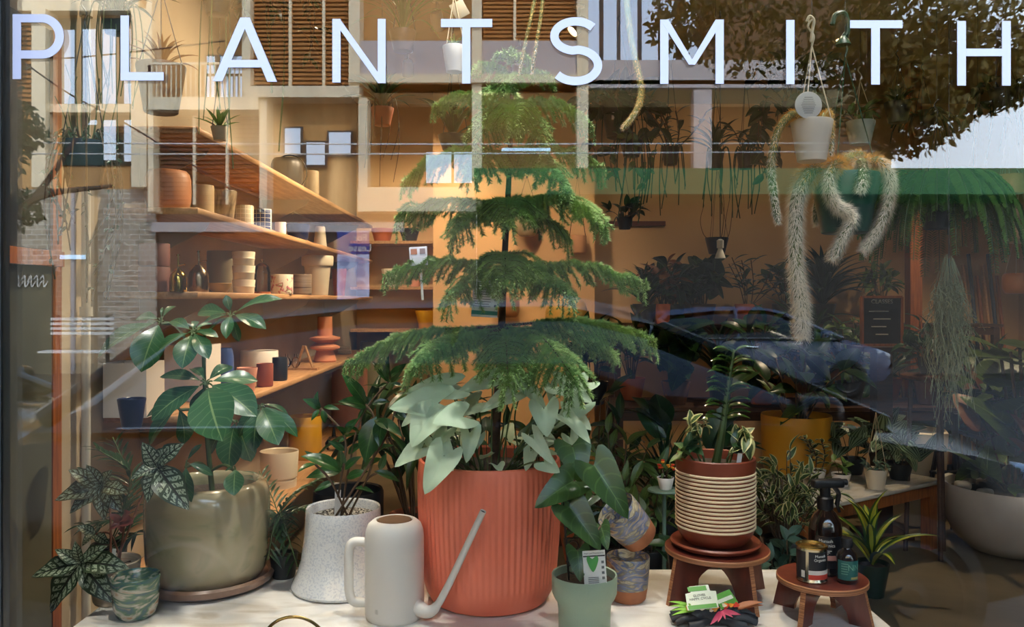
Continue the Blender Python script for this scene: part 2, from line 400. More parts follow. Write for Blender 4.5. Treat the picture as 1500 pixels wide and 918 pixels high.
for k, r in enumerate(PANES):
    dp_ = -1.76 if 600 < r[0] < 700 else (-1.5 if r[0] > 860 else 0)
    w = part('window', fb(MB(), r[0]-3, r[1]-3, r[2]+3, r[3]+3, -.16+dp_, .06).mesh('window', m_dgreen if k < 7 else m_frame, False), bl)
    part('pane', fb(MB(), *r, front=-.13+dp_, depth=.04).mesh('pane', m_sky, False), w)
def louvre(x0, y0, x1, y1, n, m, posts):
    fr = fpart('louvre_backing', [(x0, y0, x1, y1)], mat('louvre_shadow', (60, 42, 28), .8), -.12, .05)
    D = DF; mb = MB()
    for i in range(n):
        z = Z2(y0+(y1-y0)*(i+.5)/n, D); h = (y1-y0)/n*D/FPX
        mb.box((0, 0, 0), (M2(x1, D)-M2(x0, D), .02, h*.95), Matrix.Translation(((M2(x0, D)+M2(x1, D))/2, -.02, z)) @ Matrix.Rotation(.7, 4, 'X'))
    part('slat_panel', mb.mesh('slat_panel', m, False), fr, kind='stuff')
    for p in posts: part('louvre_post', fb(MB(), p, y0, p+4, y1, .06, .14).mesh('louvre_post', m_cream, False), fr)
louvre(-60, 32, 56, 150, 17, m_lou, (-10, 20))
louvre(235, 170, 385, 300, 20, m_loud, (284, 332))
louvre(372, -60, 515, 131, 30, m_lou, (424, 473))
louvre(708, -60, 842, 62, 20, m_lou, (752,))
for k, x in enumerate(range(231, 362, 7)): part('baluster', fb(MB(), x, 101, x+1.6, 148, .33, .03).mesh('baluster', m_cream, False), bl)
part('handrail', fb(MB(), 228, 98, 364, 101, .34, .06).mesh('handrail', m_cream, False), bl)
part('tube_light', fb(MB(), 95, 374, 130, 380, .2, .08).mesh('tube_light', mat('tube_glow', (190, 225, 255), .5, emit=5), False), bl)
part('tube_light', fb(MB(), 735, 218, 806, 222, .1, .06).mesh('tube_light', MATS['tube_glow'], False), bl)
dd = fpart('door', [(18, 388, 82, 640)], mat('door_olive', (78, 76, 62), .6), .12, .1)
sc_ = MB()
for q in range(5): sc_.tube(spline([(M2(28+9*q, DF), .14, Z2(412+R.uniform(-6, 2), DF)), (M2(33+9*q, DF), .14, Z2(404, DF)), (M2(34+9*q, DF), .14, Z2(420, DF)), (M2(40+9*q, DF), .14, Z2(412, DF))]), .014, 5)
part('graffiti', sc_.mesh('graffiti', m_white), dd, kind='stuff')
# the lease poster: readable on the street, mirrored in the pane
ps = thing('poster', 'blue and white lease poster mirrored from the building across the street', 'poster', (M2(518, 17.7), YM(17.7), 0))
def pb(x0, y0, x1, y1, m, f=0.0, name='sheet'):
    D = 17.7; xa, xb, za, zb = M2(x0, D)-ps.location.x, M2(x1, D)-ps.location.x, Z2(y1, D), Z2(y0, D)
    return part(name, MB().box(((xa+xb)/2, f, (za+zb)/2), (xb-xa, .02, zb-za)).mesh(name, m, False), ps)
pb(494, 338, 541, 450, mat('poster_pale', (196, 204, 236), .5)); m_pblue = mat('poster_blue', (40, 60, 150), .5)
pb(494, 340, 541, 372, m_pblue, .012, 'header'); pb(494, 438, 541, 450, m_pblue, .012, 'footer')
t_ = text_mesh('For\nLease', .22, m_white, .002); part('lettering', t_, ps, (M2(528, 17.7)-ps.location.x, .026, Z2(356, 17.7)), (PI/2, 0, PI))
for qx in (505, 528):
    for qy in (383, 400, 418): part('icon', MB().lathe([(.09, 0), (.11, 0), (.11, .01), (.09, .01)], 16).mesh('icon', mat('poster_grey', (150, 160, 205), .5)), ps, (M2(qx, 17.7)-ps.location.x, .012, Z2(qy, 17.7)), (PI/2, 0, 0))
bn = thing('bench', 'white slatted bench mirrored from the far footpath', 'bench', (M2(121, 16.6), YM(16.6), 0))
for q in range(4): part('slat', MB().box((0, 0, Z2(467+q*7, 16.6)), (1.28, .03, .055)).mesh('slat', m_white, False), bn)
for s in (-1, 1): part('bench_leg', MB().box((s*.5, -.02, .6), (.05, .05, 1.2)).mesh('bench_leg', m_frame, False), bn)
part('bench_seat', MB().box((0, .22, .48), (1.35, .4, .04)).mesh('bench_seat', m_white, False), bn)
cb = MB()
for q, (ya, yb_) in enumerate(((207, 209), (224, 221))):
    p0 = V((M2(-300, 11), YM(11), Z2(ya, 11))); p1 = V((M2(1345, 11), YM(11), Z2(yb_, 11)))
    solo('overhead_cable', MB().tube([p0.lerp(p1, t/6)+V((0, 0, -.03*math.sin(PI*t/6))) for t in range(7)], .011, 6).mesh('overhead_cable', m_white), 'thin pale overhead cable mirrored across the street facade', 'cable', group='overhead street cables')
m_cab = mat('cable_black', (30, 30, 30), .6)
for q, pts in enumerate((((-100, 60), (60, 84), (160, 80), (330, 60)), ((-60, 20), (90, 130), (200, 190), (420, 330)))):
    solo('sagging_cable', MB().tube(spline([(M2(x, 12), YM(12), Z2(y, 12)) for x, y in pts]), .012, 6).mesh('sagging_cable', m_cab), ('thin black street cable sagging across the mirrored window row', 'thin black street cable slanting down past the mirrored balcony')[q], 'cable')

# street trees
def street_tree(label, px, D, base, crown, n, rad, m_leaf, lf):
    t = thing('street_tree', label, 'tree', (M2(px, D), YM(D), 0)); bx = t.location.x
    trunk = MB().tube(spline([(0, 0, 0), (.08, .05, 1.2), (-.05, 0, 2.4), (.1, .1, base)]), [.16-.004*i for i in range(25)], 10)
    for q in range(7):
        a = q*.9; trunk.tube(spline([(.05, .05, base-.6+.1*q), (.7*math.cos(a), .5*math.sin(a), base+.3), (1.7*math.cos(a), 1.2*math.sin(a), base+.5+.2*q)]), [.07-.003*i for i in range(17)], 6)
    part('trunk', trunk.mesh('trunk', mat('bark', (78, 62, 48), .9, bump=.6, bscale=30)), t)
    mb = MB()
    cl = []
    for (cx, cz, rx, rz) in crown: cl.append((M2(cx, D)-bx, Z2(cz, D), rx*D/FPX, rz*D/FPX))
    for q in range(n):
        cx, cz, rx, rz = cl[q % len(cl)]
        while True:
            v = rv()
            if v.length < 1: break
        p = V((cx+v.x*rx, v.y*rad, cz+v.z*rz)); d = (rv()+V((0, 0, -.5))).normalized()*rnd(.06, .13)
        put(t, lf, p, p+d, rv(), 1, mb=mb)
    part('foliage', mb.mesh('foliage', m_leaf, angle=None), t, kind='stuff')
m_tl = leafmat('street_leaf', (120, 92, 30), (92, 100, 40), trans=.35, rough=.6)
m_tl2 = leafmat('street_leaf_dark', (44, 62, 36), (60, 84, 44), trans=.2, rough=.6)
lf_t = leafme('street', m_tl, shape='ovate', w=.5, nu=3, nv=2); lf_t2 = leafme('street2', m_tl2, shape='ovate', w=.5, nu=3, nv=2)
street_tree('golden leafed street tree mirrored over the right half of the window', 1640, 9.5, 3.4, [(1010, 20, 60, 45), (1100, 20, 80, 90), (1200, -10, 110, 120), (1330, 10, 120, 110), (1450, 20, 120, 100), (1440, 130, 70, 34), (1380, 100, 90, 60), (1250, 70, 80, 55), (1400, 125, 120, 36), (1320, 150, 40, 60), (1480, 110, 60, 46), (1345, 185, 36, 40), (1290, 140, 40, 60), (1420, 60, 110, 70), (1330, 60, 90, 70)], 12500, 1.1, m_tl, lf_t)
street_tree('dark leafed street tree mirrored beside the painted brick wall', -40, 10, 2.4, [(-20, 200, 60, 70), (10, 300, 36, 34), (-40, 100, 60, 60), (20, 180, 30, 40)], 2600, .6, m_tl2, lf_t2)

# parked cars
m_tyre = mat('tyre', (20, 20, 21), .8); m_alloy = mat('alloy', (52, 53, 56), .5, metal=.6); m_cglass = mat('car_glass', (8, 10, 12), .06, spec=.4)
m_lamp = mat('headlamp', (150, 158, 172), .12, coat=1)
m_chrome = mat('chrome', (225, 228, 232), .08, metal=1)
def car(label, x, y, paint, s=1.0):
    t = thing('car', label, 'car', (x, y, -.10), None); t.scale = (s,)*3
    def loft(secs):
        mb = MB(); n = len(secs[0]); fs = []
        vs = [p for sec in secs for p in sec]
        for i in range(len(secs)-1):
            for k in range(n-1): fs.append((i*n+k, (i+1)*n+k, (i+1)*n+k+1, i*n+k+1))
        fs += [tuple(range(n)), tuple(reversed(range((len(secs)-1)*n, len(secs)*n)))]
        return mb.add(vs, fs)
    def bsec(x, zb, zt, hw):
        h = [(x, -hw*.9, zb), (x, -hw, zb+.18), (x, -hw, zt-.16), (x, -hw*.93, zt-.04), (x, -hw*.7, zt), (x, 0, zt+.03)]
        return h+[(a, -b, c) for a, b, c in reversed(h[:-1])]
    prof = [(-2.18, .35, .80, .72), (-2.1, .28, .93, .80), (-1.6, .24, .99, .86), (-.6, .24, 1.0, .88), (.7, .24, 1.0, .88), (1.2, .24, .98, .87), (1.7, .26, .90, .84), (2.05, .30, .80, .76), (2.2, .40, .66, .64)]
    part('body', loft([bsec(*p) for p in prof]).mesh('body', paint, True, 35), t)
    def csec(x, zt, hw):
        h = [(x, -.84, .96), (x, -.80 if zt > 1.1 else -.78, .5*(.96+zt)), (x, -hw, zt-.05), (x, -hw*.8, zt), (x, 0, zt+.02)]
        return h+[(a, -b, c) for a, b, c in reversed(h[:-1])]
    part('cabin_glass', loft([csec(-1.95, 1.0, .74), csec(-1.45, 1.38, .64), (csec(-.7, 1.46, .64)), csec(.1, 1.47, .63), csec(.45, 1.40, .62), csec(1.35, .99, .70)]).mesh('cabin_glass', m_cglass, True, 35), t)
    rf = MB()
    for a, b in (((-1.48, 1.395, .66), (-.7, 1.475, .66)), ((-.7, 1.475, .66), (.1, 1.485, .65)), ((.1, 1.485, .65), (.47, 1.41, .64))):
        rf.add([(a[0], -a[2], a[1]-.04), (a[0], a[2], a[1]-.04), (b[0], b[2], b[1]-.04), (b[0], -b[2], b[1]-.04), (a[0], -a[2]*.8, a[1]+.01), (a[0], a[2]*.8, a[1]+.01), (b[0], b[2]*.8, b[1]+.01), (b[0], -b[2]*.8, b[1]+.01)],
               [(4, 5, 6, 7), (0, 4, 7, 3), (1, 2, 6, 5), (0, 1, 5, 4), (3, 7, 6, 2)])
    for s_ in (-1, 1):
        rf.tube([(.47, s_*.64, 1.37), (1.36, s_*.76, .99)], .03, 8); rf.tube([(-1.48, s_*.66, 1.36), (-1.95, s_*.78, 1.0)], .04, 8); rf.tube([(-.35, s_*.65, 1.44), (-.35, s_*.82, 1.0)], .03, 8)
    part('roof', rf.mesh('roof', paint, True, 35), t)
    wl_ = MB().lathe([(.0, -.1), (.26, -.1), (.32, -.07), (.33, 0), (.32, .07), (.26, .1), (.22, .09)], 28).mesh('tyre_me', m_tyre)
    al = MB().lathe([(.0, .06), (.05, .11), (.10, .08), (.17, .08), (.21, .105), (.225, .09), (.225, .0)], 20, mod=lambda a, i, z: 1).mesh('alloy_me', m_alloy)
    for sx in (-1.35, 1.38):
        for sy in (-1, 1):
            w = part('wheel', wl_, t, (sx, sy*.80, .335), (-sy*PI/2, 0, 0)); part('hub', al, w)
    for sy in (-1, 1):
        part('headlamp', bevelbox('headlamp', (.36, .26, .13), .05, m_lamp, 3), t, (2.0, sy*.58, .72), (0, .25, -sy*.5))
        mr = part('side_mirror', bevelbox('side_mirror', (.16, .2, .13), .05, paint, 3), t, (1.0, sy*.98, 1.06))
    gr = MB()
    for q in range(4): gr.box((2.19-.01*q, 0, .48+.05*q), (.04, .8, .02))
    part('grille', gr.mesh('grille', m_chrome, False), t)
    for sy in (-1, 1): part('trim', MB().tube([(-1.6, sy*.895, .985), (-.5, sy*.9, 1.0), (.7, sy*.9, 1.0), (1.2, sy*.89, .985)], .007, 6).mesh('trim', mat('trim_grey', (120, 122, 126), .25, metal=1)), t)
    for sy in (-1, 1): part('door_handle', MB().tube([(-.25, sy*.9, .86), (-.05, sy*.905, .86)], .015, 6).mesh('door_handle', m_chrome), t)
    return t
m_pd = mat('paint_dark', (9, 10, 11), .22, coat=0, spec=.3); m_ps = mat('paint_silver_blue', (74, 84, 108), .5, coat=.1)
m_pd2 = mat('paint_olive', (30, 29, 24), .14, coat=.5)
car('dark hatchback mirrored in the pane behind the pine', .15, YM(4.35), m_pd, 1.09)
car('olive brown car mirrored beside the timber frame, chrome grille showing', -4.55, YM(5.0), m_pd2)
car('silver blue car mirrored behind the hatchback windscreen', 4.1, YM(14.0), m_ps)
car('silver blue car mirrored across the pot shelves', -3.0, YM(14.0), m_ps)

# ------------------------------------------------------------------ lettering on the pane
m_vinyl = mat('vinyl_white', (168, 166, 178), .6)
sg = thing('window_lettering', 'white vinyl letters reading PLANTSMITH across the top of the pane', 'sign', (0, -.0085, 2.0))
def arc(cx, cy, rx, ry, a0, a1, n=18): return [(cx+rx*math.cos(a0+(a1-a0)*i/n), cy+ry*math.sin(a0+(a1-a0)*i/n)) for i in range(n+1)]
def letter(polys):
    mb = MB()
    for k_, poly in enumerate(polys):
        pts = []
        for (x, y) in poly:
            p = P(x, y, -.0085); pts.append((p.x, p.z-2.0))
        a = sum(pts[i-1][0]*pts[i][1]-pts[i][0]*pts[i-1][1] for i in range(len(pts)))
        if a < 0: pts.reverse()
        mb.prism(pts, .0012+.00012*k_ if len(polys) < 6 else .0012, Matrix.Rotation(PI/2, 4, 'X'))
    me = mb.mesh('letter', m_vinyl, False)
    part('letter', me, sg)
def rect(x0, y0, x1, y1): return [(x0, y0), (x1, y0), (x1, y1), (x0, y1)]
def strips(a, b): return [[a[i], a[i+1], b[i+1], b[i]] for i in range(len(a)-1)]
o_ = [(31, 21), (62, 21)]+arc(62, 53.5, 32, 32.5, -PI/2, PI/2)[1:-1]+[(62, 86), (31, 86)]
i_ = [(31, 33), (61, 33)]+arc(61, 53.5, 20.5, 20.5, -PI/2, PI/2)[1:-1]+[(61, 74), (31, 74)]
letter([rect(19, 21, 31, 116)]+strips(o_, i_))
letter([rect(177, 23, 189, 118), rect(189, 106, 240, 118)])
letter([[(352, 26), (366, 26), (326, 119), (312, 119)], [(352, 26), (366, 26), (406, 120), (392, 120)], [(337, 88), (381, 88), (385.5, 99), (332.5, 99)]])
letter([rect(487, 28, 499, 121), rect(553.5, 28, 565, 122), [(487, 28), (498, 28), (565, 122), (554, 122)]])
letter([rect(646, 28, 721, 40), rect(677, 40, 689, 122.5)])
def sstroke(w):
    c = arc(843, 53, 31-0, 21.5, -.62, -PI*1.45, 20)
    c2 = arc(843, 96, 33, 23, -PI*.46, PI*.80, 22)
    mid = c+c2; L_ = []; R_ = []
    for i, p in enumerate(mid):
        a = V(mid[max(i-1, 0)]+(0,)); b = V(mid[min(i+1, len(mid)-1)]+(0,)); t = (b-a).normalized(); n = V((-t.y, t.x, 0))*w/2
        L_.append((p[0]+n.x, p[1]+n.y)); R_.append((p[0]-n.x, p[1]-n.y))
    return strips(L_, R_)
letter(sstroke(12.2))
letter([rect(967, 29, 979, 123), rect(1048, 29, 1060, 123), [(967, 29), (979, 29), (1018, 95), (1009, 95)], [(1060, 29), (1048, 29), (1009, 95), (1018, 95)]])
letter([rect(1151.5, 29.5, 1163.5, 123.5)])
letter([rect(1245, 30, 1321.5, 41.5), rect(1276, 41.5, 1288.5, 124)])
letter([rect(1402, 31, 1414.5, 125.5), rect(1467.5, 31, 1480, 125.5), rect(1414.5, 71.5, 1467.5, 82.5)])
# ------------------------------------------------------------------ display table
TZ = .72
def glaze(name, cols, scale, stretch=(1, 1, 1), rough=.25, warp=1.5, coat=.5, pos=None, bump=0):
    if name in MATS: return MATS[name]
    m = bpy.data.materials.new(name); m.use_nodes = True; MATS[name] = m; nt = m.node_tree; b = nt.nodes['Principled BSDF']
    tc = nt.nodes.new('ShaderNodeTexCoord'); mp = nt.nodes.new('ShaderNodeMapping'); mp.inputs['Scale'].default_value = stretch
    n = nt.nodes.new('ShaderNodeTexNoise'); n.inputs['Scale'].default_value = scale; n.inputs['Detail'].default_value = 4; n.inputs['Distortion'].default_value = warp
    r = nt.nodes.new('ShaderNodeValToRGB'); el = r.color_ramp.elements
    k = len(cols); pos = pos or [.30+.40*i/(k-1) for i in range(k)]
    el[0].position = pos[0]; el[0].color = lin(cols[0])+(1,); el[1].position = pos[-1]; el[1].color = lin(cols[-1])+(1,)
    for i in range(1, k-1): e = el.new(pos[i]); e.color = lin(cols[i])+(1,)
    nt.links.new(tc.outputs['Object'], mp.inputs[0]); nt.links.new(mp.outputs[0], n.inputs[0]); nt.links.new(n.outputs[0], r.inputs[0]); nt.links.new(r.outputs[0], b.inputs['Base Color'])
    if bump:
        bp = nt.nodes.new('ShaderNodeBump'); bp.inputs['Strength'].default_value = bump; bp.inputs['Distance'].default_value = .004
        nt.links.new(n.outputs[0], bp.inputs['Height']); nt.links.new(bp.outputs[0], b.inputs['Normal'])
    b.inputs['Roughness'].default_value = rough; b.inputs['Coat Weight'].default_value = coat; return m
m_top = glaze('table_top', [(216, 208, 194), (230, 225, 216), (238, 234, 228), (206, 197, 182)], 5, (1, 3, 1), .35, 1.0, .25)
tb = thing('display_table', 'white topped display table standing just inside the shop window', 'table', (0, .5, 0))
part('tabletop', bevelbox('tabletop', (1.96, .80, .035), .004, m_top, 2, (-.056, -.02, TZ-.0175)), tb)
for sx in (-.97, .86):
    for sy in (-.36, .32): part('leg', MB().box((sx, sy, (TZ-.035)/2), (.06, .06, TZ-.036)).mesh('leg', m_wood_o, False), tb)
part('apron', MB().box((-.056, .345, TZ-.075), (1.8, .025, .08)).mesh('apron', m_wood_o, False), tb)

def potprof(rb, rt, h, wall=.008, soil=.85, rim=0, bulge=0):
    n = 10; out = [(0, 0), (rb*.93, 0), (rb, .006)]
    for i in range(1, n+1):
        t = i/n; out.append((rb+(rt-rb)*t+bulge*math.sin(PI*t), .006+(h-.006)*t))
    if rim: out += [(rt+rim, h-.03), (rt+rim, h)] if False else []
    return out+[(rt-wall*.3, h+.002), (rt-wall, h), (rt-wall*1.2, h*soil), (0, h*soil)]
def add_soil(root, r, z, m=None, name='soil'):
    mb = MB(); n = 24; rings = 4; vs = [(0, 0, z+.004)]
    for i in range(1, rings+1):
        for k in range(n): vs.append((r*i/rings*math.cos(2*PI*k/n), r*i/rings*math.sin(2*PI*k/n), z+rnd(-.003, .005)*(i < rings)))
    fs = [(0, 1+k, 1+(k+1) % n) for k in range(n)]
    for i in range(rings-1):
        for k in range(n): fs.append((1+i*n+k, 1+(i+1)*n+k, 1+(i+1)*n+(k+1) % n, 1+i*n+(k+1) % n))
    return part(name, mb.add(vs, fs).mesh('soil', m or m_soil), root)
def rl(root, px, py, y): return P(px, py, y)-root.location

# ---------------- leaf kinds
m_sch = leafmat('leaf_umbrella', (38, 76, 50), (58, 100, 64), rib=(120, 146, 96), ribw=.045, rough=.28, vein=.25, veins=8)
m_syn = leafmat('leaf_arrowhead', (160, 188, 156), (198, 214, 182), rib=(176, 200, 168), ribw=.03, rough=.5, vein=.2, veins=5, trans=.22)
m_phi = leafmat('leaf_heart', (36, 66, 30), (64, 96, 44), rib=(92, 124, 66), ribw=.03, rough=.3, vein=.35, veins=5)
m_beg = leafmat('leaf_begonia', (36, 58, 40), (52, 70, 44), rib=(36, 34, 30), ribw=.06, rough=.42, vein=.0, pattern='silver')
m_drk = leafmat('leaf_dark', (22, 46, 26), (40, 70, 34), rib=(70, 104, 56), ribw=.05, rough=.28, vein=.2)
m_mid = leafmat('leaf_mid', (58, 82, 36), (86, 108, 48), rib=(112, 134, 70), ribw=.05, rough=.4, vein=.2)
m_lit = leafmat('leaf_light', (70, 106, 44), (104, 136, 60), rib=(140, 164, 90), ribw=.05, rough=.4, vein=.15)
m_var = leafmat('leaf_variegated', (56, 80, 38), (80, 98, 46), rough=.4, pattern='edge', edge=(214, 206, 140))
m_dra = leafmat('leaf_yellow_stripe', (44, 84, 30), (58, 98, 34), rough=.35, pattern='centre', edge=(196, 204, 70))
m_pep = leafmat('leaf_watermelon', (42, 66, 44), (56, 82, 52), rough=.38, pattern='stripes')
m_blu = leafmat('leaf_bluegreen', (56, 84, 68), (78, 104, 84), rib=(100, 126, 104), rough=.5, vein=.15)
m_red = leafmat('leaf_bronze', (110, 62, 40), (128, 84, 44), rib=(140, 96, 60), rough=.4, vein=.2)
m_stem = mat('stem_green', (72, 92, 48), .5); m_stemb = mat('stem_brown', (86, 66, 46), .7, bump=.4, bscale=120); m_stemr = mat('stem_red', (120, 72, 48), .6)
L_obov = lambda m: leafme('obov', m, shape='obov', w=.46, nu=9, nv=4, fold=.22, bow=.7, wave=.06)
L_ov = lambda m: leafme('ovate', m, shape='ovate', w=.5, nu=8, nv=4, fold=.3, bow=.6)
L_lan = lambda m: leafme('lance', m, shape='lance', w=.30, nu=8, nv=4, fold=.35, bow=.7)
L_hrt = lambda m: leafme('heart', m, shape='heart', w=.86, nu=10, nv=8, fold=.14, bow=.5, lobe=.24)
L_arw = lambda m: leafme('arrow', m, shape='heart', w=.84, nu=10, nv=8, fold=.18, bow=.5, wave=.12, lobe=.38)
L_str = lambda m: leafme('strap', m, shape='strap', w=.11, nu=10, nv=2, fold=.5, bow=1.3)
L_strw = lambda m: leafme('strapw', m, shape='strap', w=.17, nu=10, nv=4, fold=.4, bow=1.1)
L_fine = lambda m: leafme('fine', m, shape='lance', w=.22, nu=4, nv=2, fold=.3, bow=.5)
L_rnd = lambda m: leafme('round', m, shape='heart', w=.95, nu=8, nv=6, fold=.12, bow=.5, lobe=.18)

# ---------------- umbrella tree in the olive glazed pot
OL = V(((305-740)/FPX*2.27, .77, TZ))
um = thing('umbrella_plant', 'umbrella plant with big whorled leaves in an olive glazed pot', 'plant', OL)
m_olive = glaze('olive_glaze', [(118, 118, 90), (150, 142, 112), (158, 146, 118), (128, 126, 96)], 5, (1, 1, 1.6), .16, 1, .7)
part('saucer', MB().lathe([(0, 0), (.155, 0), (.175, .012), (.180, .028), (.172, .034), (.160, .022), (0, .020)], 56).mesh('saucer', mat('saucer_brown', (142, 112, 94), .3, col2=(120, 92, 76), nscale=12, coat=.5)), um)
part('pot', MB().lathe([(0, .021), (.138, .021), (.148, .026), (.157, .045), (.163, .09), (.1655, .16), (.1655, .225), (.163, .255), (.155, .273), (.145, .281), (.136, .282), (.130, .277), (.127, .262), (.126, .24), (0, .24)], 64).mesh('pot', m_olive), um)
add_soil(um, .126, .245)
WH = [  # (whorl centre px, py, y), leaf list (tip px, tip py, depth step, width)
 ((236, 474, .62), [(143, 524, -.02, .85), (207, 545, -.08, 1.1), (196, 470, .05, .8), (258, 448, .06, .6), (238, 450, .02, .5)]),
 ((282, 492, .58), [(232, 514, -.05, .9), (267, 540, -.08, 1.0), (306, 526, -.06, .8), (320, 494, -.02, .7), (250, 470, .04, .8), (288, 470, .05, .7), (312, 474, .05, .6)]),
 ((338, 466, .66), [(331, 432, .0, 1.0), (414, 438, .0, .55), (390, 482, -.04, .75), (331, 496, -.06, .75), (290, 458, .06, .7), (296, 476, .0, .5), (350, 500, .03, .6)]),
 ((302, 566, .56), [(222, 616, -.06, .95), (326, 646, -.16, 1.05), (376, 610, -.08, .9), (234, 552, .0, .8), (378, 558, .05, .8), (340, 536, .08, .8), (280, 540, .08, .6), (290, 625, .03, 1.0)]),
 ((262, 600, .70), [(219, 652, .0, .9), (214, 612, .05, .8), (270, 650, .03, .9)]),
 ((381, 597, .70), [(372, 662, -.06, .9), (408, 652, -.08, 1.0), (436, 640, .0, .6), (350, 640, .0, .7), (424, 610, .05, .6)]),
 ((345, 618, .74), [(336, 686, -.02, 1.1), (308, 664, .05, .8), (368, 676, .02, .9)]),
 ((272, 684, .66), [(276, 744, -.05, .75), (296, 650, .02, .55), (312, 696, .02, .6)]),
 ((345, 690, .66), [(343, 726, -.06, 1.2), (330, 690, .0, .6)]),
 ((236, 474, .72), [(200, 500, .08, .8), (270, 500, .1, .8)])]
sm = MB(); base_p = V((.02, -.02, .24))
node = [rl(um, 308, 690, .75), rl(um, 302, 620, .72), rl(um, 300, 570, .68), rl(um, 298, 520, .66), rl(um, 300, 490, .66)]
sm.tube(spline([base_p]+node, 5), [.0085-.0002*i for i in range(26)], 8)
for (c, lv) in WH:
    wc = rl(um, *c); st = min(node+[base_p], key=lambda q: (q-wc).length+max(0, q.z-wc.z)*2)
    if (st-wc).length > .02: sm.tube(spline([st, st.lerp(wc, .5)+V((0, .01, .015)), wc], 5), .0042, 6)
    for (tx, ty, dd_, ws_) in lv:
        tip = rl(um, tx, ty, c[2]+dd_); b0 = wc.lerp(tip, .12)+V((0, 0, .012)); sm.tube(spline([wc, wc.lerp(b0, .5)+V((0, 0, .006)), b0], 3), .0022, 5)
        nn = V((0, -.62, .75))+rv(.22)
        put(um, L_obov(m_sch), b0, tip, nn, ws_*1.22)
part('stem', sm.mesh('stem', m_stem), um)

# ---------------- silver begonia
def palm_leaf(root, c, tips, y, m, ws=1.0, dz=-.03):
    lf = leafme('lobe', m, shape='lance', w=.52, nu=9, nv=4, fold=.3, bow=.5, wave=.25); mb = MB(); cc = rl(root, c[0], c[1], y)
    for (tx, ty) in tips: put(root, lf, cc, rl(root, tx, ty, y+dz+rnd(-.02, .02)), V((0, -.8, .6))+rv(.1), ws, mb=mb)
    part('leaf', mb.mesh('leaf_palmate', m, angle=None), root); return cc
BG = V(((168-740)/FPX*2.13, .63, TZ))
bg = thing('begonia', 'silver leaf begonia in a small striped stoneware pot', 'plant', BG)
m_stone = glaze('stoneware_bands', [(86, 84, 84), (170, 146, 122), (196, 178, 152), (100, 110, 116), (150, 118, 92)], 9, (.25, .25, 3.2), .3, .8, .4)
part('pot', MB().lathe(potprof(.052, .064, .105, .006, .86), 40).mesh('pot', m_stone), bg); add_soil(bg, .056, .088, mat('soil_red', (92, 52, 38), .95, col2=(60, 36, 28), nscale=50))
cs = [palm_leaf(bg, (118, 824), [(46, 845), (80, 804), (158, 799), (190, 832), (169, 884), (74, 898), (110, 792)], .56, m_beg, .85),
      palm_leaf(bg, (150, 712), [(80, 733), (100, 688), (126, 680), (165, 688), (188, 722), (180, 750), (153, 762), (102, 752)], .66, leafmat('leaf_begonia_old', (66, 74, 34), (76, 70, 34), rib=(52, 44, 28), ribw=.06, pattern='silver'), .95),
      palm_leaf(bg, (230, 684), [(208, 647), (270, 649), (191, 702), (216, 737), (277, 747), (248, 655)], .50, m_beg, 1.0),
      palm_leaf(bg, (178, 764), [(160, 752), (196, 766), (178, 780), (192, 750), (160, 776)], .62, leafmat('leaf_begonia_red', (110, 52, 48), (130, 70, 60)), 1.0),
      palm_leaf(bg, (140, 782), [(112, 770), (120, 800), (160, 796), (150, 770)], .70, m_beg, 1.0)]
sm = MB()
for q, c in enumerate(cs): sm.tube(spline([(.01*(q-2), 0, .09), V((.01*(q-2), 0, .09)).lerp(c, .55)+V((.0, .02, .03)), c], 6), .003, 6)
part('stem', sm.mesh('stem', m_stemr), bg)
part('plant_tag', bevelbox('plant_tag', (.010, .002, .075), .001, m_white), bg, (.012, -.035, .11), (.1, .15, 0))
cup = thing('stoneware_cup', 'small green and tan landscape glazed stoneware cup beside the begonia', 'cup', ((199-740)/FPX*2.03, .53, TZ))
part('cup_wall', MB().lathe([(0, 0), (.040, 0), (.046, .006), (.053, .03), (.0565, .07), (.0575, .098), (.056, .101), (.0535, .098), (.05, .03), (0, .012)], 44).mesh('cup_wall', glaze('cup_glaze', [(176, 136, 96), (206, 200, 184), (88, 120, 92), (60, 96, 110), (196, 168, 126)], 12, (1, 1, 3.0), .22, 1.5, .6)), cup)

# ---------------- feathery palms behind the olive pot
def palmfrond(mb, pts, ll, n, lf, fan=.9):
    sp = spline(pts, 8); mb2 = MB()
    for i in range(3, len(sp)-1):
        t = (sp[i+1]-sp[i]).normalized(); side = t.cross(V((0, 0, 1)));
        side = side.normalized() if side.length > .01 else V((1, 0, 0))
        for s in (-1, 1):
            d = (side*s*fan+t*.7+V((0, 0, -.15))+rv(.12)).normalized(); l = ll*(1-.5*abs(i/len(sp)-.5))
            put(None, lf, sp[i], sp[i]+d*l, V((0, -.4, 1)), 1, mb=mb)
    return sp
def feather_palm(label, loc, fronds, potr=.07, ll=.07, m=None, name='parlour_palm'):
    t = thing(name, label, 'plant', loc); m = m or m_drk
    part('pot', MB().lathe(potprof(potr*.8, potr, potr*1.7), 28).mesh('pot', mat('nursery_pot', (34, 36, 36), .5)), t); add_soil(t, potr*.86, potr*1.45)
    for f in fronds:
        mb = MB(); pts = [V((0, 0, potr*1.45))]+[rl(t, *q) for q in f]; sp = palmfrond(mb, pts, ll, 10, leafme('pinna', m, shape='lance', w=.13, nu=4, nv=2, fold=.3, bow=.6))
        mb.tube(sp, .0018, 5, mi=1); part('frond', mb.mesh('frond', [m, m_stem], angle=None), t)
    return t
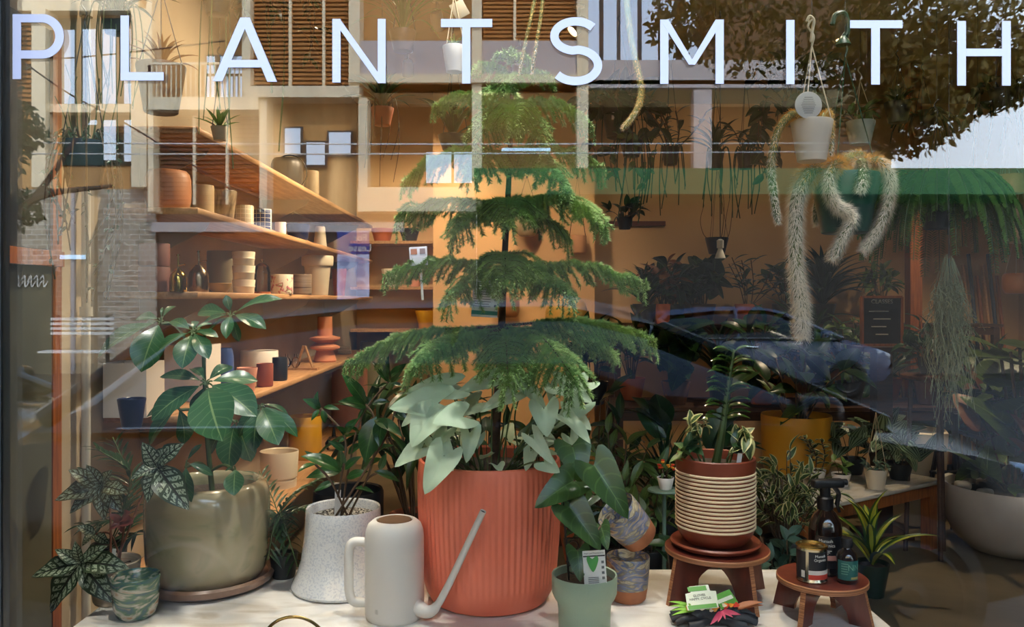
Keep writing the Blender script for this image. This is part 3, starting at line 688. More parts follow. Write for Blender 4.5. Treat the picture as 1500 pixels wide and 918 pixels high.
feather_palm('dark fine leaved palm squeezed between the begonia and the olive pot', V(((205-740)/FPX*2.34, .845, TZ)) + V((-.09, 0, 0)), [[(190, 700, .84), (140, 655, .82)], [(180, 730, .84), (120, 690, .8)], [(190, 760, .82), (115, 770, .78)], [(195, 720, .9), (165, 640, .92)], [(200, 780, .8), (130, 830, .76)]], .05, .085)
feather_palm('arching green palm between the olive pot and the bell planter', V(((415-740)/FPX*2.31, .815, TZ)), [[(410, 750, .80), (436, 830, .76)], [(415, 740, .8), (470, 700, .8)], [(405, 760, .8), (392, 820, .75)], [(420, 760, .82), (455, 740, .8)], [(405, 745, .84), (380, 690, .88)]], .04, .07)

# ---------------- white bell planter
BL = V(((503-740)/FPX*2.24, .74, TZ))
bp_ = thing('bell_planter_plant', 'dark leaved cane plant in a white speckled bell shaped planter', 'plant', BL)
m_bell = glaze('bell_glaze', [(226, 226, 222), (232, 232, 230), (196, 200, 206), (236, 236, 234)], 190, (1, 1, 1), .18, 0, .7, [.3, .5, .62, .7])
part('pot', MB().lathe([(0, 0), (.130, 0), (.137, .004), (.139, .010), (.134, .022), (.124, .045), (.113, .08), (.106, .13), (.102, .18), (.101, .212), (.099, .217), (.095, .214), (.092, .20), (.092, .186), (0, .186)], 56).mesh('pot', m_bell), bp_)
add_soil(bp_, .092, .192, m_perl); part('plant_tag', bevelbox('plant_tag', (.016, .002, .085), .001, m_white), bp_, (-.012, -.02, .225), (.05, .03, .2))
stems = [[(505, 740, .74), (510, 690, .72), (530, 610, .74), (572, 555, .76)], [(515, 742, .72), (545, 680, .7), (548, 615, .70), (536, 592, .72)], [(498, 742, .72), (500, 700, .70), (505, 640, .72), (470, 598, .74)], [(510, 744, .7), (528, 700, .66), (565, 640, .68), (580, 600, .7)], [(495, 744, .7), (485, 705, .66), (462, 680, .64)], [(512, 744, .74), (535, 705, .74), (556, 690, .74)]]
sm = MB()
for s in stems: sm.tube(spline([V((rnd(-.03, .03), rnd(-.03, .02), .19))]+[rl(bp_, *q) for q in s[1:]], 6), .0032, 6)
part('stem', sm.mesh('stem', m_stemb), bp_)
m_bpl = leafmat('leaf_cane', (26, 60, 28), (48, 92, 40), rib=(80, 120, 60), rough=.25, vein=.2)
LV = [((570, 560), (545, 530), 1), ((572, 560), (570, 520), .9), ((572, 560), (596, 532), 1.1), ((574, 562), (592, 566), .8), ((568, 562), (552, 568), .7), ((572, 556), (585, 545), .8),
      ((535, 590), (500, 546), .8), ((538, 595), (495, 588), 1.0), ((540, 590), (520, 570), .8), ((536, 596), (524, 615), .7), ((545, 592), (572, 588), .9),
      ((552, 610), (535, 678), 1.2), ((562, 612), (556, 655), 1.2), ((575, 604), (600, 618), 1.0), ((580, 600), (602, 592), .9), ((548, 615), (590, 640), .9),
      ((470, 597), (443, 584), 1.0), ((470, 596), (466, 572), 1.0), ((472, 600), (476, 620), 1.2), ((468, 600), (456, 616), 1.0), ((474, 596), (498, 600), .8), ((505, 636), (492, 624), .8), ((506, 636), (527, 612), .9), ((508, 640), (494, 650), .8),
      ((498, 690), (440, 668), 1.0), ((498, 692), (448, 700), 1.0), ((500, 685), (498, 655), 1.0), ((505, 688), (530, 668), 1.0), ((500, 690), (470, 668), .9), ((508, 700), (540, 690), .9), ((530, 690), (562, 672), .9), ((545, 668), (578, 652), .9), ((548, 690), (586, 706), .7), ((505, 660), (480, 645), .8), ((510, 665), (536, 648), .8), ((465, 680), (436, 692), 1.0), ((466, 680), (446, 660), .9), ((490, 705), (460, 720), .8), ((520, 715), (548, 722), .7), ((556, 688), (566, 662), .9), ((530, 640), (506, 625), .8), ((545, 640), (570, 628), .8)]
for (a, b, w_) in LV:
    y0 = rnd(.64, .74); put(bp_, leafme('cane', m_bpl, shape='lance', w=.42, nu=8, nv=4, fold=.3, bow=.7), rl(bp_, a[0], a[1], y0), rl(bp_, b[0], b[1], y0-rnd(-.02, .05)), V((0, -.7, .7))+rv(.35), w_)

# ---------------- watering can
wc_ = thing('watering_can', 'matte off white watering can with a long straight spout', 'watering can', ((578-740)/FPX*2.025, .525, TZ))
m_can = mat('can_offwhite', (228, 223, 214), .42)
part('can_body', MB().lathe([(0, 0), (.066, 0), (.0705, .004), (.0725, .012), (.0725, .195), (.071, .213), (.065, .229), (.054, .238), (.046, .2405), (.044, .239), (.043, .232), (0, .232)], 56).mesh('can_body', m_can), wc_)
part('filler_cap', MB().lathe([(0, .234), (.041, .234), (.0425, .237), (.041, .2395), (0, .2385)], 40).mesh('filler_cap', mat('cap_brown', (112, 84, 62), .5)), wc_)
hp = spline([(-.066, 0, .182), (-.098, 0, .184), (-.112, 0, .165), (-.113, 0, .10), (-.111, 0, .055), (-.098, 0, .036), (-.064, 0, .034)], 6)
part('handle', MB().tube(hp, .0115, 14).mesh('handle', m_can), wc_)
tip = rl(wc_, 708, 748, .42); so = spline([V((.055, -.03, .036)), V((.088, -.05, .030)), V((.112, -.06, .052)), V((.14, -.068, .105)), tip.lerp(V((.14, -.068, .105)), .5), tip], 6)
part('spout', MB().tube(so, [.020-.0008*i if i < 12 else .0105-.0001*i for i in range(len(so))], 16, caps=False).mesh('spout', m_can), wc_)
part('spout_mouth', MB().tube([tip-(tip-so[-2]).normalized()*.004, tip-(tip-so[-2]).normalized()*.003], .0062, 12).mesh('spout_mouth', m_black), wc_)
part('maker_mark', text_mesh('|||', .012, mat('mark_grey', (150, 142, 130), .6), .0002, wrap_r=.0727), wc_, (0, 0, .035), (0, 0, -.5))

# ---------------- brass hoop handled dish at the very front
br = thing('brass_dish', 'low brass dish with a thin hoop handle at the front of the table', 'dish', ((432-740)/FPX*1.80, .30, TZ))
m_brass = mat('brass', (176, 150, 96), .25, metal=1)
part('dish_bowl', MB().lathe([(0, 0), (.055, 0), (.068, .018), (.070, .02), (.066, .018), (.053, .004), (0, .003)], 40).mesh('dish_bowl', m_brass), br)
part('hoop_handle', MB().tube([(.072*math.cos(a), -.012*math.sin(a), .018+.072*math.sin(a)) for a in [PI*i/24 for i in range(25)]], .0035, 8).mesh('hoop_handle', m_brass), br)

# ---------------- ribbed terracotta planter with the pine and the arrowheads
TP = V(((717-740)/FPX*2.16, .66, TZ))
m_terra = mat('terracotta_coral', (232, 126, 98), .48, col2=(224, 116, 88), nscale=5, bump=.06, bscale=150)
def rib(a, i, z): return 1+.007*math.cos(72*a) if .065 < z < .33 and i < 11 else 1
pine = thing('norfolk_pine', 'norfolk island pine in a tall ribbed coral terracotta planter', 'plant', TP)
prof = [(0, 0), (.138, 0), (.152, .006), (.166, .03), (.175, .060), (.1755, .068), (.182, .15), (.187, .24), (.188, .32), (.186, .358), (.184, .366), (.178, .368), (.174, .362), (.172, .33), (0, .33)]
part('pot', MB().lathe(prof, 432, mod=rib).mesh('pot', m_terra, angle=25), pine); add_soil(pine, .172, .335)
m_nd = mat('pine_needle', (114, 154, 90), .5, col2=(148, 176, 100), nscale=6); m_bark = mat('pine_bark', (92, 66, 48), .9, col2=(64, 46, 36), nscale=40, bump=.8, bscale=90)
tk = spline([rl(pine, 727, 700, .66), rl(pine, 726, 640, .65), rl(pine, 733, 520, .66), rl(pine, 738, 400, .66), rl(pine, 746, 250, .66), rl(pine, 750, 130, .66), rl(pine, 750, 84, .66)], 8)
part('trunk', MB().tube(tk, [.0125*(1-i/(len(tk)+3))+.002 for i in range(len(tk))], 10).mesh('trunk', m_bark), pine)
def needles(mb, sp, rr, dens, ln):
    tot = 0
    for i in range(len(sp)-1):
        seg = sp[i+1]-sp[i]; t = seg.normalized(); a0 = t.orthogonal().normalized(); b0 = t.cross(a0)
        for k in range(max(1, int(dens*seg.length))):
            a = R.random()*2*PI; nd = a0*math.cos(a)+b0*math.sin(a); p = sp[i]+seg*R.random()
            d = (nd*.95+t*.62).normalized()*ln*rnd(.75, 1.15); s = t.cross(nd)*.0012
            o = len(mb.v); mb.v += [tuple(p+s), tuple(p-s), tuple(p+d)]; mb.f.append((o, o+1, o+2)); mb.mi.append(0)
def pine_branch(root, p0, p1, sag=.02, width=.09, droop=.05, dens=2500):
    """a flat spray: a main axis with hanging side twigs, all set with needles"""
    ax = p1-p0; L_ = ax.length; mid = p0.lerp(p1, .55)+V((0, 0, sag)); sp = spline([p0, mid, p1], 9)
    d = ax.normalized(); side = d.cross(V((0, 0, 1))); side = side.normalized() if side.length > .05 else V((1, 0, 0))
    mb = MB(); tw = MB(); tw.tube(sp, [.003*(1-i/len(sp))+.0008 for i in range(len(sp))], 5)
    needles(mb, sp, 0, dens*.9, .013)
    n = max(8, int(L_/.0072))
    for q in range(n):
        f = .16+.84*q/n; i = min(int(f*(len(sp)-1)), len(sp)-2); b = sp[i].lerp(sp[i+1], f*(len(sp)-1)-i)
        w = width*(.45+.75*math.sin(PI*min(1, f*1.0+.08)))*rnd(.8, 1.1)*(1 if f < .85 else .6)
        s = side*(1 if q % 2 else -1); e = b+(s*.70+d*.45)*w*rnd(.85, 1.15)+V((0, 0, -droop*rnd(.2, 1.15)))
        tsp = spline([b, b.lerp(e, .5)+V((0, 0, .016)), e], 4); tw.tube(tsp, .0007, 3, caps=False); needles(mb, tsp, 0, dens, .0125)
    o = part('branch', tw.mesh('branch', m_bark), root); part('needles', mb.mesh('needles', m_nd, False), o, kind='stuff')
BR = [  # base px,py -> tip px,py, tip depth, sag, width, droop
 ((736, 478), (508, 532), .60, .035, .10, .06), ((736, 482), (600, 545), .42, .03, .09, .055), ((737, 478), (660, 512), .95, .02, .08, .05), ((738, 480), (845, 560), .34, .045, .11, .075), ((738, 476), (960, 498), .60, .03, .10, .055), ((738, 480), (905, 520), .80, .03, .08, .05), ((737, 484), (745, 566), .30, .04, .09, .06),
 ((739, 392), (562, 404), .62, .03, .09, .05), ((740, 396), (655, 440), .44, .03, .08, .06), ((740, 388), (740, 418), .34, .05, .11, .05), ((741, 392), (948, 418), .60, .03, .08, .045), ((741, 396), (838, 436), .48, .025, .08, .055), ((740, 390), (800, 405), .98, .02, .08, .05),
 ((744, 300), (580, 318), .74, .03, .09, .06), ((744, 304), (664, 345), .46, .03, .08, .05), ((745, 298), (888, 338), .52, .055, .11, .05), ((745, 304), (836, 356), .70, .02, .07, .045), ((745, 300), (745, 330), .36, .035, .08, .04), ((745, 300), (700, 318), .95, .02, .07, .04),
 ((747, 222), (590, 268), .62, .04, .09, .05), ((747, 226), (690, 262), .42, .03, .07, .05), ((748, 220), (886, 250), .66, .03, .08, .05), ((748, 224), (832, 282), .46, .04, .08, .05), ((748, 220), (770, 240), .95, .02, .07, .04),
 ((749, 152), (634, 160), .62, .02, .075, .03), ((749, 156), (700, 205), .44, .03, .07, .05), ((750, 150), (868, 186), .62, .03, .075, .045), ((750, 154), (796, 212), .48, .02, .07, .045), ((750, 152), (752, 190), .36, .03, .07, .04), ((750, 150), (720, 140), .9, .02, .06, .03),
 ((750, 108), (694, 104), .62, .012, .05, .02), ((750, 110), (812, 122), .62, .014, .05, .025), ((750, 112), (742, 130), .5, .012, .05, .02), ((750, 92), (728, 86), .62, .006, .03, .01), ((750, 92), (776, 92), .64, .006, .03, .01), ((750, 100), (750, 76), .66, .0, .02, .005)]
for (a, b, yt, sag, wd, dr_) in BR: pine_branch(pine, rl(pine, a[0], a[1], .66), rl(pine, b[0], b[1], yt), sag, wd, dr_)
tg = part('care_tag', bevelbox('care_tag', (.066, .0015, .094), .0008, mat('tag_white', (232, 234, 230), .5)), pine, rl(pine, 711, 437, .56), (0, .06, 0))
part('tag_band', MB().box((0, -.0012, -.036), (.066, .001, .010)).mesh('tag_band', mat('tag_teal', (60, 138, 128), .5), False), tg)
for q in range(11): part('tag_print', MB().box((-.008, -.0012, .040-.006*q), (.044 if q % 3 else .036, .0006, .0016)).mesh('tag_print', mat('print_grey', (110, 114, 116), .6), False), tg)
for q in range(4): part('tag_icon', MB().lathe([(.0, 0), (.0036, 0), (.0036, .001), (0, .001)], 12).mesh('tag_icon', m_frame), tg, (.026, -.001, .03-.016*q), (PI/2, 0, 0))

# the arrowheads share the coral planter
SY = [((660, 568), (592, 576), .7, .50), ((642, 590), (570, 598), .8, .46), ((634, 604), (603, 655), 1.05, .44), ((678, 610), (634, 620), 1.2, .42), ((618, 656), (578, 684), .8, .44), ((654, 630), (625, 666), .55, .46), ((650, 668), (622, 724), .85, .40), ((688, 634), (683, 678), .75, .44), ((722, 556), (662, 582), .5, .55), ((757, 574), (703, 604), .6, .46), ((750, 554), (800, 598), .6, .46),
      ((797, 598), (801, 640), 1.1, .42), ((820, 566), (868, 590), .75, .5), ((806, 562), (808, 594), .7, .52), ((850, 594), (810, 628), .7, .46), ((826, 610), (865, 650), .6, .42), ((782, 642), (810, 680), .6, .42), ((797, 676), (820, 692), 1.1, .40), ((790, 636), (816, 648), .8, .50), ((640, 645), (664, 690), .8, .46), ((700, 590), (668, 612), .9, .60), ((770, 560), (735, 545), .7, .62), ((835, 640), (850, 668), .8, .48), ((860, 560), (830, 578), .9, .5), ((665, 575), (620, 560), .6, .62), ((620, 600), (588, 625), .7, .56), ((700, 640), (690, 668), .8, .56), ((778, 660), (770, 690), .8, .5), ((838, 608), (866, 630), .9, .52)]
sm = MB(); sx_ = [rnd(-.13, .13) for _ in SY]
for q, (a, b, w_, y0) in enumerate(SY):
    b0 = rl(pine, a[0], a[1], y0); tp_ = rl(pine, b[0], b[1], y0-rnd(.0, .04)); ang = math.atan2(b0.y, b0.x); rr_ = .10
    sm.tube(spline([V((rr_*math.cos(ang)*rnd(.5, 1), rr_*math.sin(ang)*rnd(.5, 1), .334)), V((b0.x*.7, b0.y*.7, .36+.55*(max(b0.z, .40)-.36))), b0], 5), .0022, 5)
    put(pine, L_arw(m_syn), b0, tp_, V((0, -.82, .50))+rv(.26), w_*1.08, name='arrowhead_leaf')
for q in range(26):
    a = q*.61; p = V((.13*math.cos(a), .11*math.sin(a)-.02, .37+.06*R.random())); d = V((math.cos(a)*.05, math.sin(a)*.05, .03+rnd(-.04, .02)))
    sm.tube([p-V((0, 0, p.z-.334)), p], .0015, 4); put(pine, L_arw(m_blu if q % 2 else m_syn), p, p+d, V((0, -.4, .9))+rv(.3), .9, name='arrowhead_leaf')
part('leaf_stalks', sm.mesh('leaf_stalks', m_stem), pine)
pt2 = rl(pine, 613, 374, .50)
tg2 = part('photo_tag', bevelbox('photo_tag', (.046, .0015, .048), .0008, mat('tag_lilac', (216, 214, 230), .5)), pine, rl(pine, 613, 375, .60), (0, -.06, 0))
part('tag_picture', MB().box((-.011, -.0012, .012), (.016, .0008, .014)).mesh('tag_picture', mat('tag_pic', (186, 120, 96), .5), False), tg2); part('tag_picture', MB().box((.011, -.0012, .012), (.014, .0008, .014)).mesh('tag_picture', mat('tag_pic2', (150, 130, 140), .5), False), tg2)
part('tag_stick', MB().box((.004, .001, -.068), (.006, .002, .09)).mesh('tag_stick', m_white, False), tg2)

# ---------------- heart leaf philodendron in the sage pot
SG = V(((856-740)/FPX*1.945, .445, TZ))
ph = thing('heartleaf_philodendron', 'heart leaf philodendron on a black trellis in a small sage pot', 'plant', SG)
m_sage = mat('sage_ceramic', (146, 166, 146), .45, bump=.05, bscale=200)
part('pot', MB().lathe([(0, 0), (.058, 0), (.061, .004), (.062, .05), (.064, .066), (.072, .078), (.0765, .09), (.0775, .13), (.076, .133), (.073, .131), (.072, .11), (0, .11)], 180, mod=lambda a, i, z: 1+.003*math.cos(60*a) if 2 < i < 9 else 1).mesh('pot', m_sage), ph); add_soil(ph, .072, .114)
tr_ = MB(); xb = rl(ph, 826, 800, .46).x; xc = rl(ph, 852, 800, .46).x; zt = rl(ph, 816, 690, .46).z
tr_.tube([(xb+.012, 0, .10), (xb-.004, 0, zt-.05)], .0026, 8); tr_.tube([(xc, .01, .10), (xc-.004, .01, zt)], .0026, 8)
for z in (.16, .215, .26): tr_.tube([(xb+.004, 0, z), (xc, .01, z)], .0018, 6); tr_.tube([((xb+xc)/2+.012*math.cos(a), .004, z-.018+.012*math.sin(a)) for a in [2*PI*i/16 for i in range(17)]], .0016, 6)
part('trellis', tr_.mesh('trellis', m_black), ph)
PH = [((838, 652), (850, 708), 1.1, .44), ((840, 704), (783, 744), .85, .40), ((870, 681), (920, 760), .75, .38), ((834, 742), (880, 806), .78, .38), ((846, 806), (850, 852), .9, .41), ((880, 770), (890, 806), .8, .52), ((868, 726), (850, 748), .8, .50), ((828, 700), (858, 690), .8, .55)]
sm = MB()
for (a, b, w_, y0) in PH:
    b0 = rl(ph, a[0], a[1], y0); put(ph, L_hrt(m_phi), b0, rl(ph, b[0], b[1], y0-.03), V((-.05, -.8, .55))+rv(.12), w_)
    sm.tube(spline([V((xc, .01, .11)), V((xc, .0, .11+(b0.z-.11)*.6)), b0], 6), .0024, 6)
part('stem', sm.mesh('stem', m_stemb), ph)
tg = part('care_tag', bevelbox('care_tag', (.052, .0015, .078), .0008, mat('tag_white', (232, 234, 230), .5)), ph, rl(ph, 871, 831, .385), (-.05, -.06, 0))
part('tag_leaf', MB().add(*[L_hrt(m_phi)[1][k] if k < 2 else None for k in range(2)], Matrix.Translation((-.004, -.0015, .02)) @ Matrix.Rotation(PI/2, 4, 'X') @ Matrix.Rotation(-PI/2, 4, 'Z') @ Matrix.Scale(.03, 4)).mesh('tag_leaf', mat('print_green', (72, 150, 76), .5), angle=None), tg)
part('tag_band', MB().box((0, -.0012, .0265), (.05, .0006, .003)).mesh('tag_band', m_frame, False), tg)
part('tag_title', text_mesh('Heart Leaf Philodendron', .0046, m_frame, .0002), tg, (0, -.0014, .033), (PI/2, 0, 0))
for q in range(4): part('tag_print', MB().box((-.004, -.0012, -.022-.004*q), (.024, .0006, .0016)).mesh('tag_print', MATS['print_grey'], False), tg)
for q in range(4): part('tag_icon', MB().box((.019, -.0012, .012-.012*q), (.006, .0006, .006)).mesh('tag_icon', MATS['print_grey'], False), tg)

# ---------------- the two blue flecked stoneware cups
m_fleck = glaze('fleck_glaze', [(92, 70, 52), (190, 180, 152), (116, 108, 92), (90, 108, 150), (186, 168, 134), (120, 84, 60)], 17, (1, 1, 2.6), .28, 1.2, .5, [.28, .40, .47, .53, .60, .70])
cprof = [(0, 0), (.040, 0), (.046, .006), (.051, .035), (.0555, .085), (.0565, .112), (.055, .115), (.053, .112), (.049, .05), (.045, .012), (0, .010)]
m_clay = mat('clay_bare', (168, 104, 66), .7, col2=(150, 92, 60), nscale=30)
SPX = V(((920-740)/FPX*2.14, .64, TZ))
s1 = thing('flecked_cup', 'blue flecked stoneware planter standing upright behind the sage pot', 'cup', SPX); me_c = MB().lathe(cprof, 44, mi_fn=lambda i: 1 if i < 3 else 0).mesh('cup_wall', [m_fleck, m_clay]); part('cup_wall', me_c, s1)
s2 = thing('flecked_cup', 'blue flecked stoneware planter tipped on its side on top of its twin', 'cup', SPX+V((-.022, .0, .205)))
part('cup_wall', me_c, s2, M=Matrix.Translation((.058, -.012, -.045)) @ Matrix.Rotation(-.72, 4, 'Y') @ Matrix.Rotation(.2, 4, 'X'))

# ---------------- plywood stools
m_ply = mat('ply_red', (104, 48, 34), .32, col2=(88, 38, 28), nscale=14, stretch=(3, 3, .6), coat=.3); m_plye = mat('ply_edge', (176, 122, 82), .55, col2=(120, 74, 48), nscale=3, stretch=(1, 1, 190))
def stool(label, loc, r, h, rot):
    t = thing('plant_stool', label, 'stool', loc)
    part('seat', MB().lathe([(0, h-.014), (r-.002, h-.014), (r, h-.012), (r, h-.002), (r-.002, h), (0, h)], 56, mi_fn=lambda i: 1 if 0 < i < 4 else 0).mesh('seat', [m_ply, m_plye]), t)
    hh = h-.0145; bw = r*1.16; tw = r*.98; ar = r*.64
    poly = [(-bw, 0), (-ar, 0)]+[(-ar*math.cos(PI*i/14), hh*.72*math.sin(PI*i/14)) for i in range(1, 14)]+[(ar, 0), (bw, 0), (tw, hh), (-tw, hh)]
    for k in range(2):
        mb = MB(); M = Matrix.Rotation(rot+k*PI/2, 4, 'Z') @ Matrix.Rotation(PI/2, 4, 'X') @ Matrix.Translation((0, 0, -.0065))
        if k == 0:
            mb.prism(poly, .013, M); mb.mi = [0, 0]+[1]*(len(poly)); part('leg_board', mb.mesh('leg_board', [m_ply, m_plye], False), t)
        else:        # the second board comes in two halves either side of the first
            for s in (-1, 1):
                pl = [(s*bw, 0), (s*ar, 0)]+[(s*ar*math.cos(PI*i/14), hh*.72*math.sin(PI*i/14)) for i in range(1, 7)]+[(s*.008, hh*.72), (s*.008, hh), (s*tw, hh)]
                if s > 0: pl.reverse()
                mb = MB(); mb.prism(pl, .013, M); mb.mi = [0, 0]+[1]*len(pl); part('leg_board', mb.mesh('leg_board', [m_ply, m_plye], False), t)
    return t
S1 = V(((1050-740)/FPX*2.16, .66, TZ)); S2 = V(((1204-740)/FPX*2.03, .53, TZ))
stool('larger red brown plywood stool carrying the ringed pot', S1, .135, .132, .42)
stool('smaller red brown plywood stool carrying the tin and bottles', S2, .108, .098, .80)

# ---------------- ringed pot with the upright glossy plant
RG = S1+V((-.004, 0, .1325))
zz = thing('ringed_pot_plant', 'upright glossy plant in a brown pot ringed with cream bands', 'plant', RG)
m_rp = mat('pot_brown', (128, 62, 40), .42, col2=(112, 52, 34), nscale=9); m_ring = mat('ring_cream', (226, 204, 168), .6)
part('saucer', MB().lathe([(0, 0), (.095, 0), (.112, .008), (.117, .016), (.113, .020), (.100, .012), (0, .010)], 48).mesh('saucer', m_rp), zz)
pr = [(0, .011), (.066, .011), (.078, .016), (.090, .030), (.098, .046)]; mi = [0]*4
for q in range(15):
    z = .056+q*.0100; pr += [(.1015, z), (.1040, z+.0018), (.1040, z+.0048), (.1015, z+.0066)]; mi += [0, 1, 1, 1]
pr += [(.103, .212), (.1035, .236), (.101, .239), (.096, .237), (.095, .21), (0, .21)]; mi += [0]*8
part('pot', MB().lathe(pr, 56, mi_fn=lambda i: mi[i] if i < len(mi) else 0).mesh('pot', [m_rp, m_ring]), zz); add_soil(zz, .095, .214)
sm = MB(); s0 = V((.0, .0, .21)); tipz = rl(zz, 1075, 512, .64); midz = rl(zz, 1058, 630, .64)
zs = spline([s0, midz, rl(zz, 1066, 570, .64), tipz], 10); sm.tube(zs, [.0125-.0003*i for i in range(len(zs))], 8)
m_zz = leafmat('leaf_gloss', (34, 66, 26), (58, 88, 34), rib=(96, 124, 60), rough=.14, vein=.0)
for q in range(13):
    f = .42+.55*q/12; i = min(int(f*(len(zs)-1)), len(zs)-2); b = zs[i]
    for s in (-1, 1):
        l = .066*(1-.35*f+.2)*rnd(.9, 1.1); a = (q % 2)*.5
        d = V((s*math.cos(a*.7), -math.sin(.5+a)*.55, .12+rnd(0, .25))).normalized()
        put(zz, leafme('zz', m_zz, shape='lance', w=.42, nu=7, nv=4, fold=.4, bow=1.1), b, b+d*l, V((0, -.15, 1)), 1.1)
for (cx, cy, n_, m_) in ((1020, 625, 16, m_var), (1012, 650, 12, m_drk), (1086, 645, 18, m_var), (1078, 655, 10, m_drk), (1000, 665, 8, m_mid)):
    c = rl(zz, cx, cy, .62); sm.tube(spline([V((c.x*.5, -.02, .21)), V((c.x*.8, c.y*.5, (c.z+.21)/2+.02)), c], 4), .003, 5)
    for q in range(n_):
        d = (rv()+V((0, -.3, .35))).normalized()*rnd(.03, .055); put(zz, L_ov(m_), c+rv(.018), c+d, V((0, -.5, 1))+rv(.3), 1.0)
part('stem', sm.mesh('stem', m_stem), zz); part('plant_tag', bevelbox('plant_tag', (.012, .0015, .05), .0006, m_white), zz, (.045, -.06, .232), (.1, .1, 0))

# ---------------- tin and bottles on the small stool
SZ = TZ+.0985
m_tin = mat('tin_metal', (196, 190, 170), .25, metal=1); m_gold = mat('tin_gold', (200, 166, 96), .25, metal=1); m_lab = mat('label_black', (26, 28, 34), .45); m_labr = mat('label_red', (200, 70, 56), .5)
tn = thing('tin_can', 'small paint style tin with a gold lid and black and red label', 'tin', S2+V((-.036, -.028, .0985)))
part('can_body', MB().lathe([(0, 0), (.0355, 0), (.037, .002), (.037, .004), (.0355, .006), (.0355, .080), (.0365, .082), (0, .082)], 44).mesh('can_body', m_tin), tn)
part('lid', MB().lathe([(0, .0822), (.0365, .0822), (.0375, .085), (.036, .087), (.032, .087), (.029, .083), (.026, .085), (0, .085)], 44).mesh('lid', m_gold), tn)
def wrap(name, r, a0, a1, z0, z1, m, parent, n=14):
    vs = []; fs = []
    for i in range(n+1):
        a = a0+(a1-a0)*i/n
        for rr in (r, r+.0004):
            for z in (z0, z1): vs.append((rr*math.sin(a), -rr*math.cos(a), z))
    for i in range(n):
        o = i*4; fs += [(o+2, o+6, o+7, o+3), (o, o+1, o+5, o+4), (o+1, o+3, o+7, o+5), (o, o+4, o+6, o+2)]
    return part(name, MB().add(vs, fs).mesh(name, m), parent)
wrap('front_label', .0356, -.55, 1.1, .032, .076, m_lab, tn); wrap('front_label', .0356, -.55, 1.1, .010, .022, m_labr, tn); wrap('front_label', .0356, -.55, 1.1, .022, .032, mat('label_pale', (220, 214, 206), .5), tn); wrap('back_label', .0356, -1.6, -.75, .010, .076, m_lab, tn)
part('label_text', text_mesh('Munash\nOrganics', .0092, m_white, .0002, wrap_r=.0362), tn, (0, 0, .062), (0, 0, .25))
wrap('bar_code', .0361, -1.05, -.8, .014, .030, m_white, tn, 4)
sp_ = thing('spray_bottle', 'tall black trigger spray bottle with a dark label on the small stool', 'bottle', S2+V((.020, .030, .0985)))
m_amber = mat('amber_dark', (30, 20, 16), .08, coat=1)
part('bottle_body', MB().lathe([(0, 0), (.036, 0), (.040, .004), (.040, .108), (.037, .128), (.028, .146), (.018, .156), (.0165, .160), (.0165, .175), (0, .175)], 40).mesh('bottle_body', m_amber), sp_)
part('collar', MB().lathe([(.0, .158), (.0185, .158), (.0195, .162), (.0195, .186), (.016, .190), (0, .19)], 30, mod=lambda a, i, z: 1+.02*math.cos(14*a)).mesh('collar', m_black), sp_)
hd = bevelbox('spray_head', (.082, .026, .022), .006, m_black, 3, (.006, 0, .222)); part('spray_head', hd, sp_, (0, 0, 0), (0, 0, .12))
part('spray_neck', MB().tube([(0, 0, .186), (0, 0, .215)], [.013, .012], 16).mesh('spray_neck', m_black), sp_)
part('trigger', MB().tube(spline([(.022, 0, .214), (.034, 0, .195), (.030, 0, .170), (.036, 0, .150)], 5), [.006]*11+[.004]*5, 8).mesh('trigger', m_black), sp_)
part('nozzle', MB().tube([(.046, .005, .224), (.056, .006, .224)], .008, 12).mesh('nozzle', m_black), sp_)
wrap('front_label', .0402, -1.0, 1.0, .020, .098, m_lab, sp_); wrap('front_label', .0407, -.45, .6, .040, .052, mat('label_pink', (206, 150, 140), .5), sp_)
part('label_text', text_mesh('Munash\nOrganics', .0110, m_white, .0002, 'LEFT', wrap_r=.041), sp_, (0, 0, .082), (0, 0, -.75))
for q in range(3): wrap('label_line', .0408, -.5, .0-.1*q, .063-.004*q, .0645-.004*q, m_white, sp_, 4)
bo = thing('small_bottle', 'small dark bottle with a teal label in front of the spray bottle', 'bottle', S2+V((.044, -.042, .0985)))
part('bottle_body', MB().lathe([(0, 0), (.022, 0), (.0245, .003), (.0245, .060), (.021, .072), (.012, .080), (.0105, .084), (.0105, .09), (0, .09)], 36).mesh('bottle_body', m_amber), bo)
part('cap', MB().lathe([(0, .084), (.0125, .084), (.013, .086), (.013, .104), (.012, .106), (0, .106)], 36, mod=lambda a, i, z: 1+.02*math.cos(18*a)).mesh('cap', m_black), bo)
wrap('front_label', .0247, -1.3, 1.3, .010, .056, mat('label_teal', (34, 96, 92), .5), bo)
part('label_text', text_mesh('NN', .020, mat('print_teal', (110, 160, 140), .5), .0002, wrap_r=.0253), bo, (0, 0, .040), (0, 0, .3)); wrap('label_stripe', .0252, .0, .8, .013, .018, mat('label_olive', (170, 160, 90), .5), bo, 6)
for q in range(5): wrap('label_line', .0252, -.9, -.25-.05*(q % 3), .048-.006*q, .0495-.006*q, MATS['print_teal'], bo, 4)

